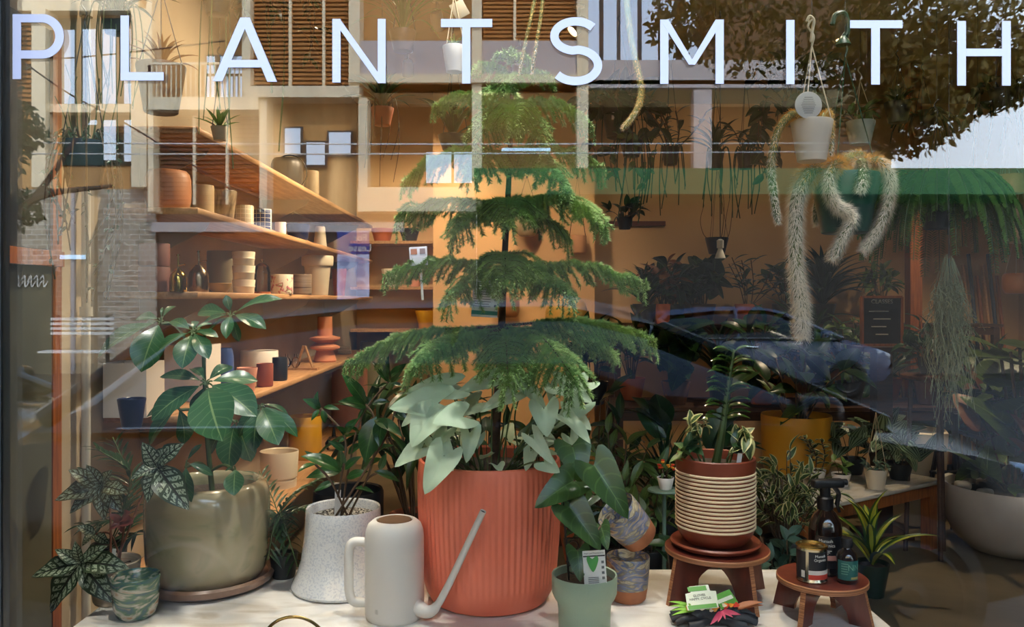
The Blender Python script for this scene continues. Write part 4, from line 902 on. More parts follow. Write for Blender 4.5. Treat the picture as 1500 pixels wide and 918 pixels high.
# ---------------- packaged gardening gloves
gl = thing('gardening_gloves', 'pair of black gardening gloves with a floral printed card', 'gloves', PZ(1040, 912, TZ)+V((0, .0, 0)))
m_glove = mat('glove_black', (28, 30, 34), .6, col2=(40, 44, 52), nscale=12, bump=.4, bscale=120); m_glo2 = mat('glove_grey', (44, 50, 58), .7, bump=.4, bscale=150)
def glove(flip, dx, m):
    g = MB(); s = flip
    g.tube(spline([(dx+s*.075, .0, .016), (dx+s*.04, 0, .020), (dx, -.004, .022), (dx-s*.02, -.004, .016)], 5), [.022+.006*math.sin(i/16*PI) for i in range(16)], 12)
    for q in range(4):
        y = -.028+.017*q; g.tube(spline([(dx-s*.005, y*.8, .018), (dx-s*.035, y, .021), (dx-s*.062-s*.006*(1-abs(q-1.5)), y*1.15, .012)], 5), [.0105-.0003*i for i in range(11)], 10)
    g.tube(spline([(dx+s*.02, -.022, .014), (dx, -.042, .014), (dx-s*.03, -.046, .010)], 5), .0095, 10)
    part('glove', g.mesh('glove', m), gl)
glove(1, -.03, m_glove); glove(-1, .045, m_glo2)
cd = part('header_card', MB().prism([(-.038, -.03), (.038, -.03), (.044, .012), (.030, .014), (.030, .030), (-.018, .030), (-.018, .014), (-.032, .012)], .001, Matrix.Rotation(.72, 4, 'X')).mesh('header_card', mat('card_pale', (220, 226, 206), .5), False), gl, (-.028, -.012, .066), (0, -.06, .1))
T_ = Matrix.Rotation(.72, 4, 'X')
part('card_band', MB().box((.0, .022, .0014), (.046, .012, .0006), T_).mesh('card_band', mat('card_green', (96, 160, 72), .5), False), cd)
part('card_band', MB().box((.0, -.024, .0014), (.07, .010, .0006), T_).mesh('card_band', MATS['card_green'], False), cd)
part('card_text', text_mesh('GLOVES\nHAPPY CYCLE', .0085, mat('print_dark', (70, 72, 70), .6), .0002), cd, M=T_ @ Matrix.Translation((.0, .0, .0016)))
cd2 = part('header_card', MB().prism([(-.026, -.018), (.03, -.018), (.03, .018), (-.026, .018)], .001, Matrix.Rotation(.75, 4, 'X')).mesh('header_card', MATS['card_green'], False), gl, (.035, -.004, .058), (.0, -.1, .55))
part('card_band', MB().box((0, 0, .0014), (.05, .009, .0006), Matrix.Rotation(.75, 4, 'X')).mesh('card_band', MATS['card_pale'], False), cd2)
for q in range(26):
    a = R.random(); o = V((-.06+.12*a, -.026-.006*R.random()+.012*a, .040+.012*R.random()))
    part('printed_flower', MB().lathe([(0, -.002), (.004, -.001), (.006, .001), (.003, .003), (0, .003)], 8, mod=lambda a, i, z: 1+.25*math.cos(5*a)).mesh('printed_flower', mat('flower_%d' % (q % 4), [(214, 60, 40), (236, 150, 40), (232, 214, 190), (120, 160, 60)][q % 4], .5)), gl, o, (rnd(.4, 1), rnd(-.4, .4), 0))
for q in range(4): part('glove_cuff', leafme('cuff', mat('cuff_lime', (140, 196, 60), .5), shape='ovate', w=.5, nu=5, nv=2)[0], gl, M=leafM(V((-.035, -.02+.004*q, .035)), V((-.098, -.022+.014*q, .026+.006*q)), (0, -.5, 1), .30))
for q in range(5): part('glove_petal', leafme('petal', mat('petal_pink', (206, 80, 112), .5), shape='ovate', w=.6, nu=5, nv=2)[0], gl, M=leafM(V((.02, -.030, .040)), V((-.014+.018*q, -.058, .018+.006*q)), (0, -1, .5), .42))
for q in range(2): part('glove_tongue', leafme('tongue', mat('cuff_tan', (190, 120, 80), .5), shape='ovate', w=.5, nu=5, nv=2)[0], gl, M=leafM(V((.05, -.012, .034)), V((.125, -.015, .048+.008*q)), (0, -.5, 1), .45))
# ------------------------------------------------------------------ lamps the shop has, plus front spots added to brighten the table
m_bulb = mat('bulb_warm', (255, 226, 180), .5, emit=14)
def track_light(label, loc, aim, power, spot=1.1, col=(1, .77, .51)):
    t = thing('track_light', label, 'lamp', loc, 'track lights on the ceiling'); d = (V(aim)-V(loc)-V((0, 0, -.12))).normalized()
    part('mount', MB().lathe([(0, 0), (.035, 0), (.035, -.012), (.008, -.016), (.008, -.10), (0, -.10)], 20).mesh('mount', m_white), t)
    q = V((0, 0, -1)).rotation_difference(d).to_matrix().to_4x4()
    hd = part('lamp_head', MB().lathe([(0, .05), (.03, .05), (.038, .03), (.042, -.06), (.038, -.06), (.03, -.03), (0, -.03)], 24).mesh('lamp_head', m_white), t, M=Matrix.Translation((0, 0, -.12)) @ q)
    part('bulb', MB().lathe([(0, -.045), (.026, -.04), (.026, -.032), (0, -.031)], 16).mesh('bulb', m_bulb), hd)
    ld = bpy.data.lights.new('lamp_light', 'SPOT'); ld.energy = power; ld.spot_size = spot; ld.spot_blend = .6; ld.color = col; ld.shadow_soft_size = .035
    lo = bpy.data.objects.new('lamp_light', ld); COL.objects.link(lo); lo.parent = t; lo.matrix_basis = Matrix.Translation(V((0, 0, -.12))+d*.07) @ q
    return t
track_light('white track light over the pot shelves, aimed at the peach pot', (.55, 2.3, ZC), (-1.2, 1.8, 1.8), 230, 1.1)
track_light('white track light over the pot shelves, aimed at the shelf middle', (.45, 3.5, ZC), (-1.2, 3.1, 1.5), 190, 1.2)
track_light('white track light aimed at the lower pot shelves', (.05, 2.5, ZC), (-1.2, 2.6, .6), 190, 1.2)
track_light('white track light washing the peach wall block', (.1, 4.1, ZC), (.05, 5.6, 1.5), 80, 1.4)
track_light('white track light aimed at the rear wall recess by the shelves', (-.7, 4.4, ZC), (-.9, 6.0, 1.4), 100, 1.4)
track_light('white track light aimed down over the umbrella plant', (-.8, 1.45, ZC), (-.80, .70, .95), 80, .9)
track_light('white track light aimed down over the pine', (.05, 1.6, ZC), (-.02, .70, 1.0), 70, 1.0)
track_light('added white track light inside the window head, aimed back at the pine', (.15, .20, ZC), (-.02, .66, 1.55), 130, 1.0, (1, .95, .88))  # added spot, lights the dark pine from the front
track_light('added white track light inside the window head, aimed back at the umbrella plant', (-.70, .20, ZC), (-.72, .66, 1.2), 90, .9, (1, .95, .88))  # likewise added, front fill for the umbrella plant
track_light('added white track light inside the window head, aimed back at the stools', (.95, .20, ZC), (.72, .6, 1.0), 80, .9, (1, .95, .88))  # also added, brightens the stools from the window side
track_light('white track light aimed down over the ringed pot', (.75, 1.45, ZC), (.60, .65, .9), 70, .9)
track_light('white track light aimed at the hanging cactus pots', (.75, 1.2, ZC), (.72, .35, 1.7), 60, .7)
track_light('white track light over the low marble table', (2.1, 3.6, ZC), (2.0, 3.5, .4), 120, 1.2)
track_light('white track light aimed at the rear wall above the plant tier', (1.9, 4.2, ZC), (1.9, 6.0, 2.0), 22, 1.6)
track_light('white track light aimed at the far planter corner', (3.6, 3.8, ZC), (3.6, 4.6, .8), 110, 1.4)
track_light('white track light glowing beyond the hanging white pot', (-.31, 3.5, 2.72) if False else (P(640, 5, 3.4).x, 3.4, ZC), (-.3, 5.6, 1.0), 35, 1.0)

# ------------------------------------------------------------------ wall shelves
SH = [2.09, 1.815, 1.53, 1.11, .54]
for k, z in enumerate(SH):
    t = thing('wall_shelf', ['topmost plywood wall shelf, just above the peach pot', 'second plywood wall shelf from the top, carrying the peach pot', 'middle plywood wall shelf, carrying the brass misters', 'fourth plywood wall shelf from the top, carrying the white square planters', 'lowest plywood wall shelf, carrying the pale saucer pot'][k], 'shelf', (XL, 3.1, z), 'plywood wall shelves')
    part('shelf_board', bevelbox('shelf_board', (.32, 3.66, .024), .003, m_shelf, 1, (.161, 0, -.012)), t)
    for yy in (-1.55, .0, 1.55): part('bracket', MB().prism([(0, 0), (.26, 0), (.24, -.03), (.03, -.14), (0, -.14)], .006, Matrix.Translation((.002, yy, -.0245)) @ Matrix.Rotation(PI/2, 4, 'X')).mesh('bracket', m_wall_l, False), t)
def on_shelf(k, px, X): d = X*FPX/(px-740); return V((X, d-1.5, SH[k])), d/FPX
def ceramic(name, label, cat, k, px, X, w, h, prof, m, group='pots on the wall shelves', seg=36, mod=None, dz=0, tilt=None):
    loc, s = on_shelf(k, px, X); r = w/2*s; hh = h*s; r = min(r, 1.355+X if X < 0 else r)
    o = thing(name, label, cat, loc+V((0, 0, dz)), group)
    pr = [(a*r, b*hh) for a, b in prof]; part('pot_wall', MB().lathe(pr, seg, mod=mod).mesh('pot_wall', m), o, rot=tilt); return o, r, hh
PR_CYL = [(0, 0), (.88, 0), (.96, .03), (1, .12), (1, .97), (.97, 1), (.92, .98), (.9, .5), (.88, .08), (0, .06)]
PR_TAP = [(0, 0), (.62, 0), (.68, .02), (.84, .5), (1, .97), (.98, 1), (.93, .98), (.8, .5), (.64, .08), (0, .06)]
PR_RND = [(0, 0), (.7, 0), (.85, .06), (.98, .25), (1, .5), (.98, .8), (.9, .93), (.78, 1), (.70, .98), (.68, .9), (.9, .5), (.75, .08), (0, .06)]
PR_RIM = [(0, 0), (.62, 0), (.66, .02), (.82, .72), (.84, .74), (.96, .75), (1, .78), (1, .98), (.97, 1), (.90, .98), (.8, .7), (.62, .06), (0, .05)]
PR_BOWL = [(0, 0), (.5, 0), (.6, .05), (.85, .4), (1, .95), (.98, 1), (.94, .96), (.8, .45), (.55, .12), (0, .1)]
PR_INV = [(0, 0), (1, 0), (1, .04), (.7, .96), (.64, 1), (.4, 1), (0, .99)]
c_peach = mat('peach_ceramic', (226, 160, 116), .45); c_beige = mat('beige_ceramic', (214, 190, 150), .5, col2=(200, 174, 134), nscale=12); c_cream = mat('cream_ceramic', (232, 216, 188), .45); c_white = mat('white_ceramic', (232, 224, 214), .4)
c_navy = mat('navy_ceramic', (44, 54, 92), .3); c_mauve = mat('mauve_terracotta', (150, 98, 88), .6); c_terra = mat('plain_terracotta', (190, 104, 66), .65); c_grey = mat('greybeige_ceramic', (140, 130, 106), .5); c_brown = mat('brown_ceramic', (96, 66, 48), .4)
c_drip = glaze('drip_glaze', [(70, 56, 46), (150, 130, 104), (196, 176, 140)], 8, (2, 2, .5), .3); c_blue = mat('blue_ceramic', (70, 92, 150), .35); c_pink = mat('pink_ceramic', (214, 150, 126), .5); c_dark = mat('dark_ceramic', (40, 42, 46), .35); c_yel = mat('mustard_ceramic', (206, 150, 40), .45)
def gridmat(name, a, b):
    m = bpy.data.materials.new(name); m.use_nodes = True; nt = m.node_tree; k = nt.nodes.new('ShaderNodeTexBrick'); k.offset = 0; k.inputs['Scale'].default_value = 26; k.inputs['Brick Width'].default_value = .5; k.inputs['Row Height'].default_value = .5; k.inputs['Mortar Size'].default_value = .03
    k.inputs['Color1'].default_value = k.inputs['Color2'].default_value = lin(a)+(1,); k.inputs['Mortar'].default_value = lin(b)+(1,)
    t = nt.nodes.new('ShaderNodeTexCoord'); s = nt.nodes.new('ShaderNodeMapping'); s.inputs['Rotation'].default_value = (PI/2, 0, 0); nt.links.new(t.outputs['Object'], s.inputs[0]); nt.links.new(s.outputs[0], k.inputs[0]); nt.links.new(k.outputs[0], nt.nodes['Principled BSDF'].inputs['Base Color']); return m
# top shelf
o, r, h = ceramic('shelf_pot', 'glossy black round pot with a wire hoop on the topmost shelf', 'pot', 0, 420, -1.17, 46, 46, PR_RND, c_dark)
part('wire_hoop', MB().tube([(r*1.1*math.cos(a)+.02, -.02, h*.55+r*1.1*math.sin(a)) for a in [2*PI*i/28 for i in range(29)]], .003, 6).mesh('wire_hoop', m_black), o)
ceramic('shelf_vase', 'slim beige vase beside the black hoop pot', 'vase', 0, 456, -1.17, 22, 46, PR_CYL, c_beige)
# second shelf
ceramic('shelf_pot', 'large rounded peach pot on the second shelf', 'pot', 1, 246, -1.20, 65, 60, PR_RND, c_peach)
ceramic('shelf_pot', 'plain beige straight pot next to the large peach pot', 'pot', 1, 297, -1.20, 32, 52, PR_CYL, c_beige)
ceramic('shelf_pot', 'taupe drip glazed tapered pot on the second shelf', 'pot', 1, 327, -1.16, 40, 48, PR_TAP, c_drip)
ceramic('shelf_cup', 'cream checked cup beside the navy checked cup', 'cup', 1, 357, -1.13, 28, 32, PR_CYL, gridmat('grid_cream', (206, 196, 168), (240, 232, 214)))
ceramic('shelf_cup', 'navy cup with a white grid pattern', 'cup', 1, 385, -1.10, 25, 32, PR_CYL, gridmat('grid_navy', (38, 52, 100), (220, 216, 206)))
ceramic('shelf_cup', 'tiny white cup on the second shelf', 'cup', 1, 411, -1.12, 16, 22, PR_CYL, c_white)
ceramic('shelf_bowl', 'dark blue bowl on the second shelf', 'bowl', 1, 437, -1.17, 34, 30, PR_BOWL, c_navy)
ceramic('shelf_cone', 'cream cone shaped vase near the end of the second shelf', 'vase', 1, 469, -1.12, 20, 32, PR_INV, c_cream)
# middle shelf
o, r, h = ceramic('shelf_pot', 'mauve terracotta pot, lower of a stack of two', 'pot', 2, 226, -1.20, 44, 36, PR_CYL, c_mauve); ceramic('shelf_pot', 'mauve terracotta pot, upper of a stack of two', 'pot', 2, 226, -1.20, 43, 34, PR_CYL, c_mauve, dz=h+.001)
for px, m, lab in ((261, mat('brass_polished', (190, 160, 80), .15, metal=1), 'small polished brass plant mister'), (291, mat('pewter', (160, 138, 112), .25, metal=1), 'larger bronze plant mister with a tall pump')):
    loc, s = on_shelf(2, px, -1.11); t = thing('plant_mister', lab, 'mister', loc, 'misters on the middle shelf'); r = 12*s; h = 34*s if px < 280 else 40*s; r *= 1 if px < 280 else 1.15
    part('mister_body', MB().lathe([(0, 0), (r, 0), (r*1.03, .003), (r*1.03, h*.55), (r*.9, h*.75), (r*.5, h*.92), (r*.3, h), (0, h)], 32).mesh('mister_body', m), t)
    part('pump', MB().tube([(0, 0, h), (0, 0, h+18*s)], .003, 8).mesh('pump', m), t); part('pump_knob', MB().lathe([(0, 0), (.006, .001), (.006, .006), (0, .007)], 14).mesh('pump_knob', m), t, (0, 0, h+18*s)); part('nozzle', MB().tube([(0, 0, h+4*s), (r*.9, -.004, h+6*s)], .003, 8).mesh('nozzle', m), t)
ceramic('shelf_pot', 'large grey beige pot behind the bronze mister', 'pot', 2, 327, -1.22, 46, 62, PR_CYL, c_grey)
ceramic('shelf_bowl', 'shallow ochre bowl beside the stacked beige cups', 'bowl', 2, 322, -1.08, 34, 14, PR_BOWL, mat('ochre', (196, 150, 86), .4))
loc, s = on_shelf(2, 357, -1.10); r = 16.5*s; hh = 20*s
for q in range(3): 
    t = thing('stacked_cup', ['beige ribbed cup, bottom of the stack on the middle shelf', 'beige ribbed cup, middle of the stack on the middle shelf', 'beige ribbed cup, top of the stack on the middle shelf'][q], 'cup', loc+V((0, 0, (hh+.0012)*q)), 'stacked beige cups'); part('cup_wall', MB().lathe([(a*r, b*hh) for a, b in ([(0, 0), (.86, 0), (.9, .04), (.92, .4), (.98, .5), (.94, .56), (1, .95), (.98, 1), (.9, .96), (.84, .1), (0, .08)])], 36).mesh('cup_wall', c_cream), t)
loc, s = on_shelf(2, 384, -1.22); t = thing('glass_cloche', 'clear glass bell jar on a wood base behind the floral cup', 'cloche', loc)
part('wood_base', MB().lathe([(0, 0), (.045, 0), (.045, .014), (0, .014)], 30).mesh('wood_base', m_wood_o), t); part('glass_dome', MB().lathe([(.040, .0145), (.041, .11), (.034, .14), (.018, .155), (.004, .158), (.008, .17), (0, .178)], 32).mesh('glass_dome', glassmat('thin_glass', .07)), t)
ceramic('shelf_cup', 'cream cup painted with pink flowers', 'cup', 2, 413, -1.08, 32, 29, PR_CYL, glaze('floral', [(236, 226, 204), (232, 222, 196), (206, 90, 120), (120, 130, 70), (236, 226, 204)], 34, (1, 1, 1), .35, .6, .4, [.3, .52, .58, .64, .68]))
ceramic('shelf_cup', 'dark brown banded cup beside the floral cup', 'cup', 2, 443, -1.08, 27, 30, PR_CYL, glaze('brown_bands', [(70, 50, 42), (150, 130, 110), (90, 60, 46)], 6, (.2, .2, 6), .35))
ceramic('shelf_pot', 'tall cream pot with a wide collar on the middle shelf', 'pot', 2, 465, -1.13, 46, 58, PR_RIM, c_cream)
ceramic('shelf_pot', 'terracotta pot at the end of the middle shelf', 'pot', 2, 497, -1.14, 22, 40, PR_TAP, c_terra)
# fourth shelf
def square_planter(label, k, px, X, w, h, m):
    loc, s = on_shelf(k, px, X); a, hh = w*s, h*s; t = thing('square_planter', label, 'planter', loc, 'square planters on the fourth shelf'); a = min(a, .26)
    bm = MB(); th = .008
    for sx, sy, dx, dy in ((0, -1, a, th), (0, 1, a, th), (-1, 0, th, a-2*th), (1, 0, th, a-2*th)): bm.box((sx*(a-th)/2, sy*(a-th)/2, hh/2), (dx, dy, hh))
    bm.box((0, 0, .005), (a-2*th, a-2*th, .01)); part('planter_wall', bm.mesh('planter_wall', m, False), t); add_soil(t, a*.46, hh*.85)
square_planter('white square planter with the navy pot in front of it', 3, 197, -1.265, 62, 78, c_white); square_planter('white square planter behind the umbrella plant', 3, 283, -1.235, 60, 80, c_white)
ceramic('shelf_pot', 'navy tapered pot on the fourth shelf', 'pot', 3, 193, -1.14, 40, 44, PR_TAP, c_navy)
ceramic('shelf_jar', 'tall cobalt blue jar among the umbrella leaves', 'jar', 3, 328, -1.24, 28, 60, PR_RND, c_blue)
ceramic('shelf_pot', 'wide white bowl planter holding dark cactus on the fourth shelf', 'pot', 3, 380, -1.24, 54, 40, PR_CYL, c_white)
ceramic('shelf_cup', 'coral pink cup on the edge of the fourth shelf', 'cup', 3, 362, -1.10, 30, 36, PR_TAP, c_pink)
ceramic('shelf_cup', 'brick red cup on the fourth shelf', 'cup', 3, 388, -1.09, 24, 34, PR_CYL, mat('brick_red', (150, 78, 60), .5))
ceramic('shelf_cup', 'charcoal cup on the fourth shelf', 'cup', 3, 410, -1.10, 22, 34, PR_CYL, c_dark)
loc, s = on_shelf(3, 446, -1.13); t = thing('propagation_stand', 'wooden A frame propagation stand with two glass bulbs', 'stand', loc)
for s_ in (-1, 1): part('frame_leg', MB().tube([(s_*.05, 0, .0), (.0+s_*.004, 0, .135)], .008, 6).mesh('frame_leg', m_shelf), t)
part('base_bar', MB().box((-.02, 0, .006), (.19, .05, .012)).mesh('base_bar', m_shelf, False), t)
for q in (-.10, -.05): part('glass_bulb', MB().lathe([(0, .012), (.012, .014), (.024, .03), (.026, .042), (.018, .062), (.008, .072), (.008, .09)], 20).mesh('glass_bulb', MATS['thin_glass']), t, (q, 0, 0))
ceramic('shelf_vase', 'terracotta vase with stacked flaring rings', 'vase', 3, 476, -1.15, 44, 66, [(0, 0), (.7, 0), (.75, .03), (.55, .25), (.98, .30), (.98, .34), (.55, .42), (1, .50), (1, .54), (.5, .58), (.48, 1), (.4, 1), (.4, .9), (0, .6)], mat('vase_terra', (214, 140, 100), .6))
loc, s = on_shelf(3, 505, -1.17)
for q in range(5): solo('stacked_plate', MB().lathe([(0, 0), (.04, 0), (.055-.002*q, .008), (.053-.002*q, .010), (.038, .003), (0, .002)], 28).mesh('stacked_plate', c_cream), 'cream saucer in the stack beside the ringed terracotta vase', 'plate', loc+V((0, 0, .0105*q)), group='stacked cream saucers')
# lowest shelf
o, r, h = ceramic('shelf_pot', 'pale pot with its own saucer on the lowest shelf', 'pot', 4, 409, -1.17, 56, 52, [(0, 0), (.88, 0), (.9, .2), (.86, .21), (.86, .24), (.92, .27), (1, .97), (.98, 1), (.92, .97), (.86, .3), (0, .28)], c_cream)
ceramic('shelf_pot', 'mustard pot tucked behind the pale saucer pot', 'pot', 4, 447, -1.22, 48, 62, PR_CYL, c_yel)
loc, s = on_shelf(4, 489, -1.10); t = thing('glass_mister', 'clear glass mister with a dark pump on the lowest shelf', 'mister', loc)
part('glass_bulb', MB().lathe([(0, 0), (.04, 0), (.055, .02), (.055, .05), (.03, .085), (.014, .09)], 26).mesh('glass_bulb', MATS['thin_glass']), t); part('pump', MB().tube([(0, 0, .088), (0, 0, .15)], [.014, .006], 10).mesh('pump', m_black), t); part('pump_knob', MB().tube([(-.03, 0, .15), (.02, 0, .155)], .006, 8).mesh('pump_knob', m_black), t)
ceramic('shelf_pot', 'tall dusty pink cylinder pot on the lowest shelf', 'pot', 4, 512, -1.20, 52, 84, PR_CYL, c_pink)
ceramic('shelf_pot', 'large grey beige cylinder pot at the end of the lowest shelf', 'pot', 4, 552, -1.16, 48, 96, PR_CYL, c_grey)
# big planters on the floor below
o = thing('floor_planter', 'large charcoal floor planter below the lowest shelf', 'planter', (-.9, 3.2, 0)); part('planter_wall', MB().lathe([(a*.2, b*.42) for a, b in PR_CYL], 40).mesh('planter_wall', c_dark), o)
o = thing('floor_planter', 'wide terracotta floor planter near the peach wall', 'planter', (-.35, 4.4, 0)); part('planter_wall', MB().lathe([(a*.26, b*.46) for a, b in PR_RIM], 40).mesh('planter_wall', c_terra), o); add_soil(o, .2, .38)

# ------------------------------------------------------------------ peach wall: lamp and wall pots
fl = thing('floor_lamp', 'floor lamp with a half round yellow shade before the peach wall', 'lamp', (P(830, 450, 5.0).x, 5.0, 0))
zs_ = P(830, 465, 5.0).z
part('lamp_base', MB().lathe([(0, 0), (.14, 0), (.15, .01), (.14, .025), (.02, .03), (0, .03)], 32).mesh('lamp_base', m_black), fl); part('lamp_pole', MB().tube([(0, 0, .03), (0, 0, zs_+.02)], .010, 10).mesh('lamp_pole', m_black), fl)
part('lamp_shade', MB().lathe([(.17, zs_), (.17, zs_+.04), (.145, zs_+.12), (.08, zs_+.165), (.0, zs_+.175)], 36).mesh('lamp_shade', mat('shade_yellow', (226, 176, 92), .6)), fl)
ld = bpy.data.lights.new('lamp_light', 'POINT'); ld.energy = 8; ld.color = (1, .72, .4); ld.shadow_soft_size = .05; lo = bpy.data.objects.new('lamp_light', ld); COL.objects.link(lo); lo.parent = fl; lo.location = (0, 0, zs_+.01)
def wall_pot(label, px, py, y, r, h, m, prof=PR_RND, cord=.25):
    c = P(px, py, y); t = thing('wall_pot', label, 'pot', c-V((0, 0, h)), 'pots hung on the walls')
    part('pot_wall', MB().lathe([(a*r, b*h) for a, b in prof], 28).mesh('pot_wall', m), t)
    part('cord', MB().tube([(-r*.9, 0, h*.97), (0, .02, h+cord), (r*.9, 0, h*.97)], .003, 5).mesh('cord', m_black), t); part('hook', MB().tube([(0, .02, h+cord), (0, y_w(y)-y, h+cord)], .004, 6).mesh('hook', m_black), t)
def y_w(y): return 5.545 if y < 5.5 else YB
wall_pot('beige terracotta wall pot at the edge of the peach wall', 846, 345, 5.44, .075, .15, mat('beige_terra', (196, 140, 96), .6), PR_CYL, .5)
wall_pot('round stone coloured wall pot behind the pine', 772, 318, 5.42, .12, .16, c_beige, PR_BOWL, .35)
wall_pot('round brown wall pot low on the peach wall', 742, 430, 5.42, .11, .2, mat('tan_ceramic', (176, 116, 72), .5), PR_RND, .3)
for q, (px, py, w, h_, c) in enumerate(((560, 300, .10, .12, c_terra), (600, 330, .09, .12, c_dark), (575, 385, .10, .16, c_cream), (605, 420, .08, .12, c_pink), (625, 470, .10, .16, c_yel))):
    t = thing('recess_pot', ['terracotta pot on the rear recess ledge', 'charcoal pot on the rear recess ledge', 'cream pot on the second recess ledge', 'pink pot on the second recess ledge', 'mustard pot on the lowest recess ledge'][q], 'pot', (P(px, py, 5.8).x, 5.8, (2.02, 2.02, 1.62, 1.62, 1.25)[q]), 'pots in the rear recess'); part('pot_wall', MB().lathe([(a*w, b*h_) for a, b in PR_TAP], 28).mesh('pot_wall', c), t)
for q, z in enumerate((2.02, 1.62, 1.25)): solo('recess_ledge', MB().box((0, 0, -.012), (.72, .36, .024)).mesh('recess_ledge', m_shelf, False), ['upper timber ledge in the rear recess', 'middle timber ledge in the rear recess', 'lowest timber ledge in the rear recess'][q], 'shelf', (-.99, 5.815, z), group='ledges in the rear recess')
# ------------------------------------------------------------------ growing things
def grow(root, kind, z0, r, h, n, lm, obj=True, size=.08, leaf=None, ox=0, oy=0, stem=None, ws=1.0):
    mb = None if obj else MB(); st = MB(); O = V((ox, oy, z0)); lf = (leaf or L_ov)(lm)
    if kind == 'bush':
        k = max(4, n//5)
        for q in range(k):
            a = q*2.4+rnd(-.3, .3); f = math.sqrt((q+.5)/k); e = O+V((math.cos(a)*r*f, math.sin(a)*r*f, h*(1-.45*f)*rnd(.8, 1.05))); b = O+V((math.cos(a)*r*.15, math.sin(a)*r*.15, 0))
            sp = spline([b, b.lerp(e, .5)+V((0, 0, h*.08)), e], 5); st.tube(sp, max(.002, size*.025), 5, caps=False)
            for j in range(max(2, n//k)):
                i = len(sp)-1-int(R.random()**1.5*len(sp)*.75); p = sp[max(1, i)]; d = (V((math.cos(a), math.sin(a), .2))*.6+rv(.9)).normalized()*size*rnd(.75, 1.2)
                put(root, lf, p, p+d, V((0, -.3, 1))+rv(.4), ws, mb=mb)
    elif kind == 'rosette':
        for q in range(n):
            a = q*2.4; f = (q+.5)/n; el = 1.35-1.15*f; l = size*rnd(.8, 1.1)*(.75+.35*f); b = O+V((math.cos(a), math.sin(a), 0))*r*.12+V((0, 0, h*(1-f)))
            put(root, lf, b, b+V((math.cos(a)*math.cos(el), math.sin(a)*math.cos(el), math.sin(el)))*l, V((-math.cos(a)*math.sin(el), -math.sin(a)*math.sin(el), math.cos(el)+.05)), ws, mb=mb)
        if h > .03: st.tube([O, O+V((0, 0, h))], max(.004, r*.06), 7)
    elif kind == 'trail':
        k = max(5, n//9)
        for q in range(k):
            a = q*2.4+rnd(-.3, .3); l = h*rnd(.5, 1.0); b = O+V((math.cos(a)*r*.4, math.sin(a)*r*.4, 0)); o = O+V((math.cos(a)*r, math.sin(a)*r, .03))
            sp = spline([b, o, o+V((math.cos(a)*.03, math.sin(a)*.03, -l*.5)), o+V((rnd(-.03, .03), rnd(-.03, .03), -l))], 7); st.tube(sp, .0022, 4, caps=False)
            for j in range(n//k):
                i = 3+int(R.random()*(len(sp)-4)); d = (rv()+V((0, 0, -.5))).normalized()*size*rnd(.7, 1.2); put(root, lf, sp[i], sp[i]+d, V((0, -.8, .5))+rv(.4), ws, mb=mb)
    elif kind == 'upright':
        for q in range(max(1, int(r))):
            a = q*2.1; b = O+V((math.cos(a)*.03, math.sin(a)*.03, 0)); e = b+V((math.cos(a)*.12*q/2, math.sin(a)*.06, h*rnd(.8, 1))); sp = spline([b, b.lerp(e, .5)+V((.02, 0, 0)), e], 6); st.tube(sp, max(.004, h*.010), 6, caps=False)
            m_ = n//max(1, int(r))
            for j in range(m_):
                f = .3+.7*j/m_; i = min(len(sp)-1, int(f*len(sp))); aa = j*2.4; d = V((math.cos(aa), math.sin(aa), rnd(-.1, .7))).normalized()*size*rnd(.8, 1.1)
                put(root, lf, sp[i], sp[i]+d, V((0, -.2, 1))+rv(.2), ws, mb=mb)
    elif kind == 'fern':
        pl = leafme('pinna_fern', lm, shape='lance', w=.42, nu=2, nv=2, fold=.2, bow=.3)
        for q in range(n):
            a = q*2.4; l = size*rnd(.7, 1.1); dr_ = R.random()**1.4*.8; o = O+V((math.cos(a), math.sin(a), 0))*r*.3
            pts = [o, o+V((math.cos(a)*l*.45, math.sin(a)*l*.45, h*(1-dr_*.6))), o+V((math.cos(a)*l*.75, math.sin(a)*l*.75, h*.6-dr_*l*.6)), o+V((math.cos(a)*l*.85, math.sin(a)*l*.85, h*.2-dr_*l*1.15))]
            sp = spline(pts, 9); fm_ = MB()
            for i in range(3, len(sp)-1):
                t = (sp[i+1]-sp[i]).normalized(); sd = t.cross(V((-math.sin(a), math.cos(a), 0))).normalized(); sd = t.cross(sd)
                for g in range(2):
                    p_ = sp[i].lerp(sp[i+1], g*.5)
                    for s in (-1, 1):
                        ll = l*.21*(1-.7*(i/len(sp))); d = (sd*s+t*.35+V((0, 0, -.25))+rv(.08)).normalized()*ll; put(None, pl, p_, p_+d, V((0, -.4, 1)), 1, mb=fm_)
            fm_.tube(sp, .0016, 4, mi=1, caps=False); part('frond', fm_.mesh('frond', [lm, m_stem], angle=None), root)
        return
    elif kind == 'strings':
        for q in range(n):
            a = q*2.4; l = h*rnd(.45, 1); rr = r*rnd(.6, 1.4); b = O+V((math.cos(a)*r*.3, math.sin(a)*r*.3, 0)); o = O+V((math.cos(a)*rr, math.sin(a)*rr, .04))
            sp = spline([b, o, o+V((math.cos(a)*rr*.3, math.sin(a)*rr*.3, -l*.5)), o+V((math.cos(a)*rr*.2+rnd(-.03, .03), rnd(-.03, .03), -l))], 5)
            part('hanging_stem', MB().tube(sp, [size*(1-.4*i/len(sp)) for i in range(len(sp))], 5).mesh('hanging_stem', lm), root)
        return
    if st.v: part('stem', st.mesh('stem', stem or m_stemb), root)
    if mb is not None and mb.v: part('foliage', mb.mesh('foliage', lm, angle=None), root, kind='stuff')

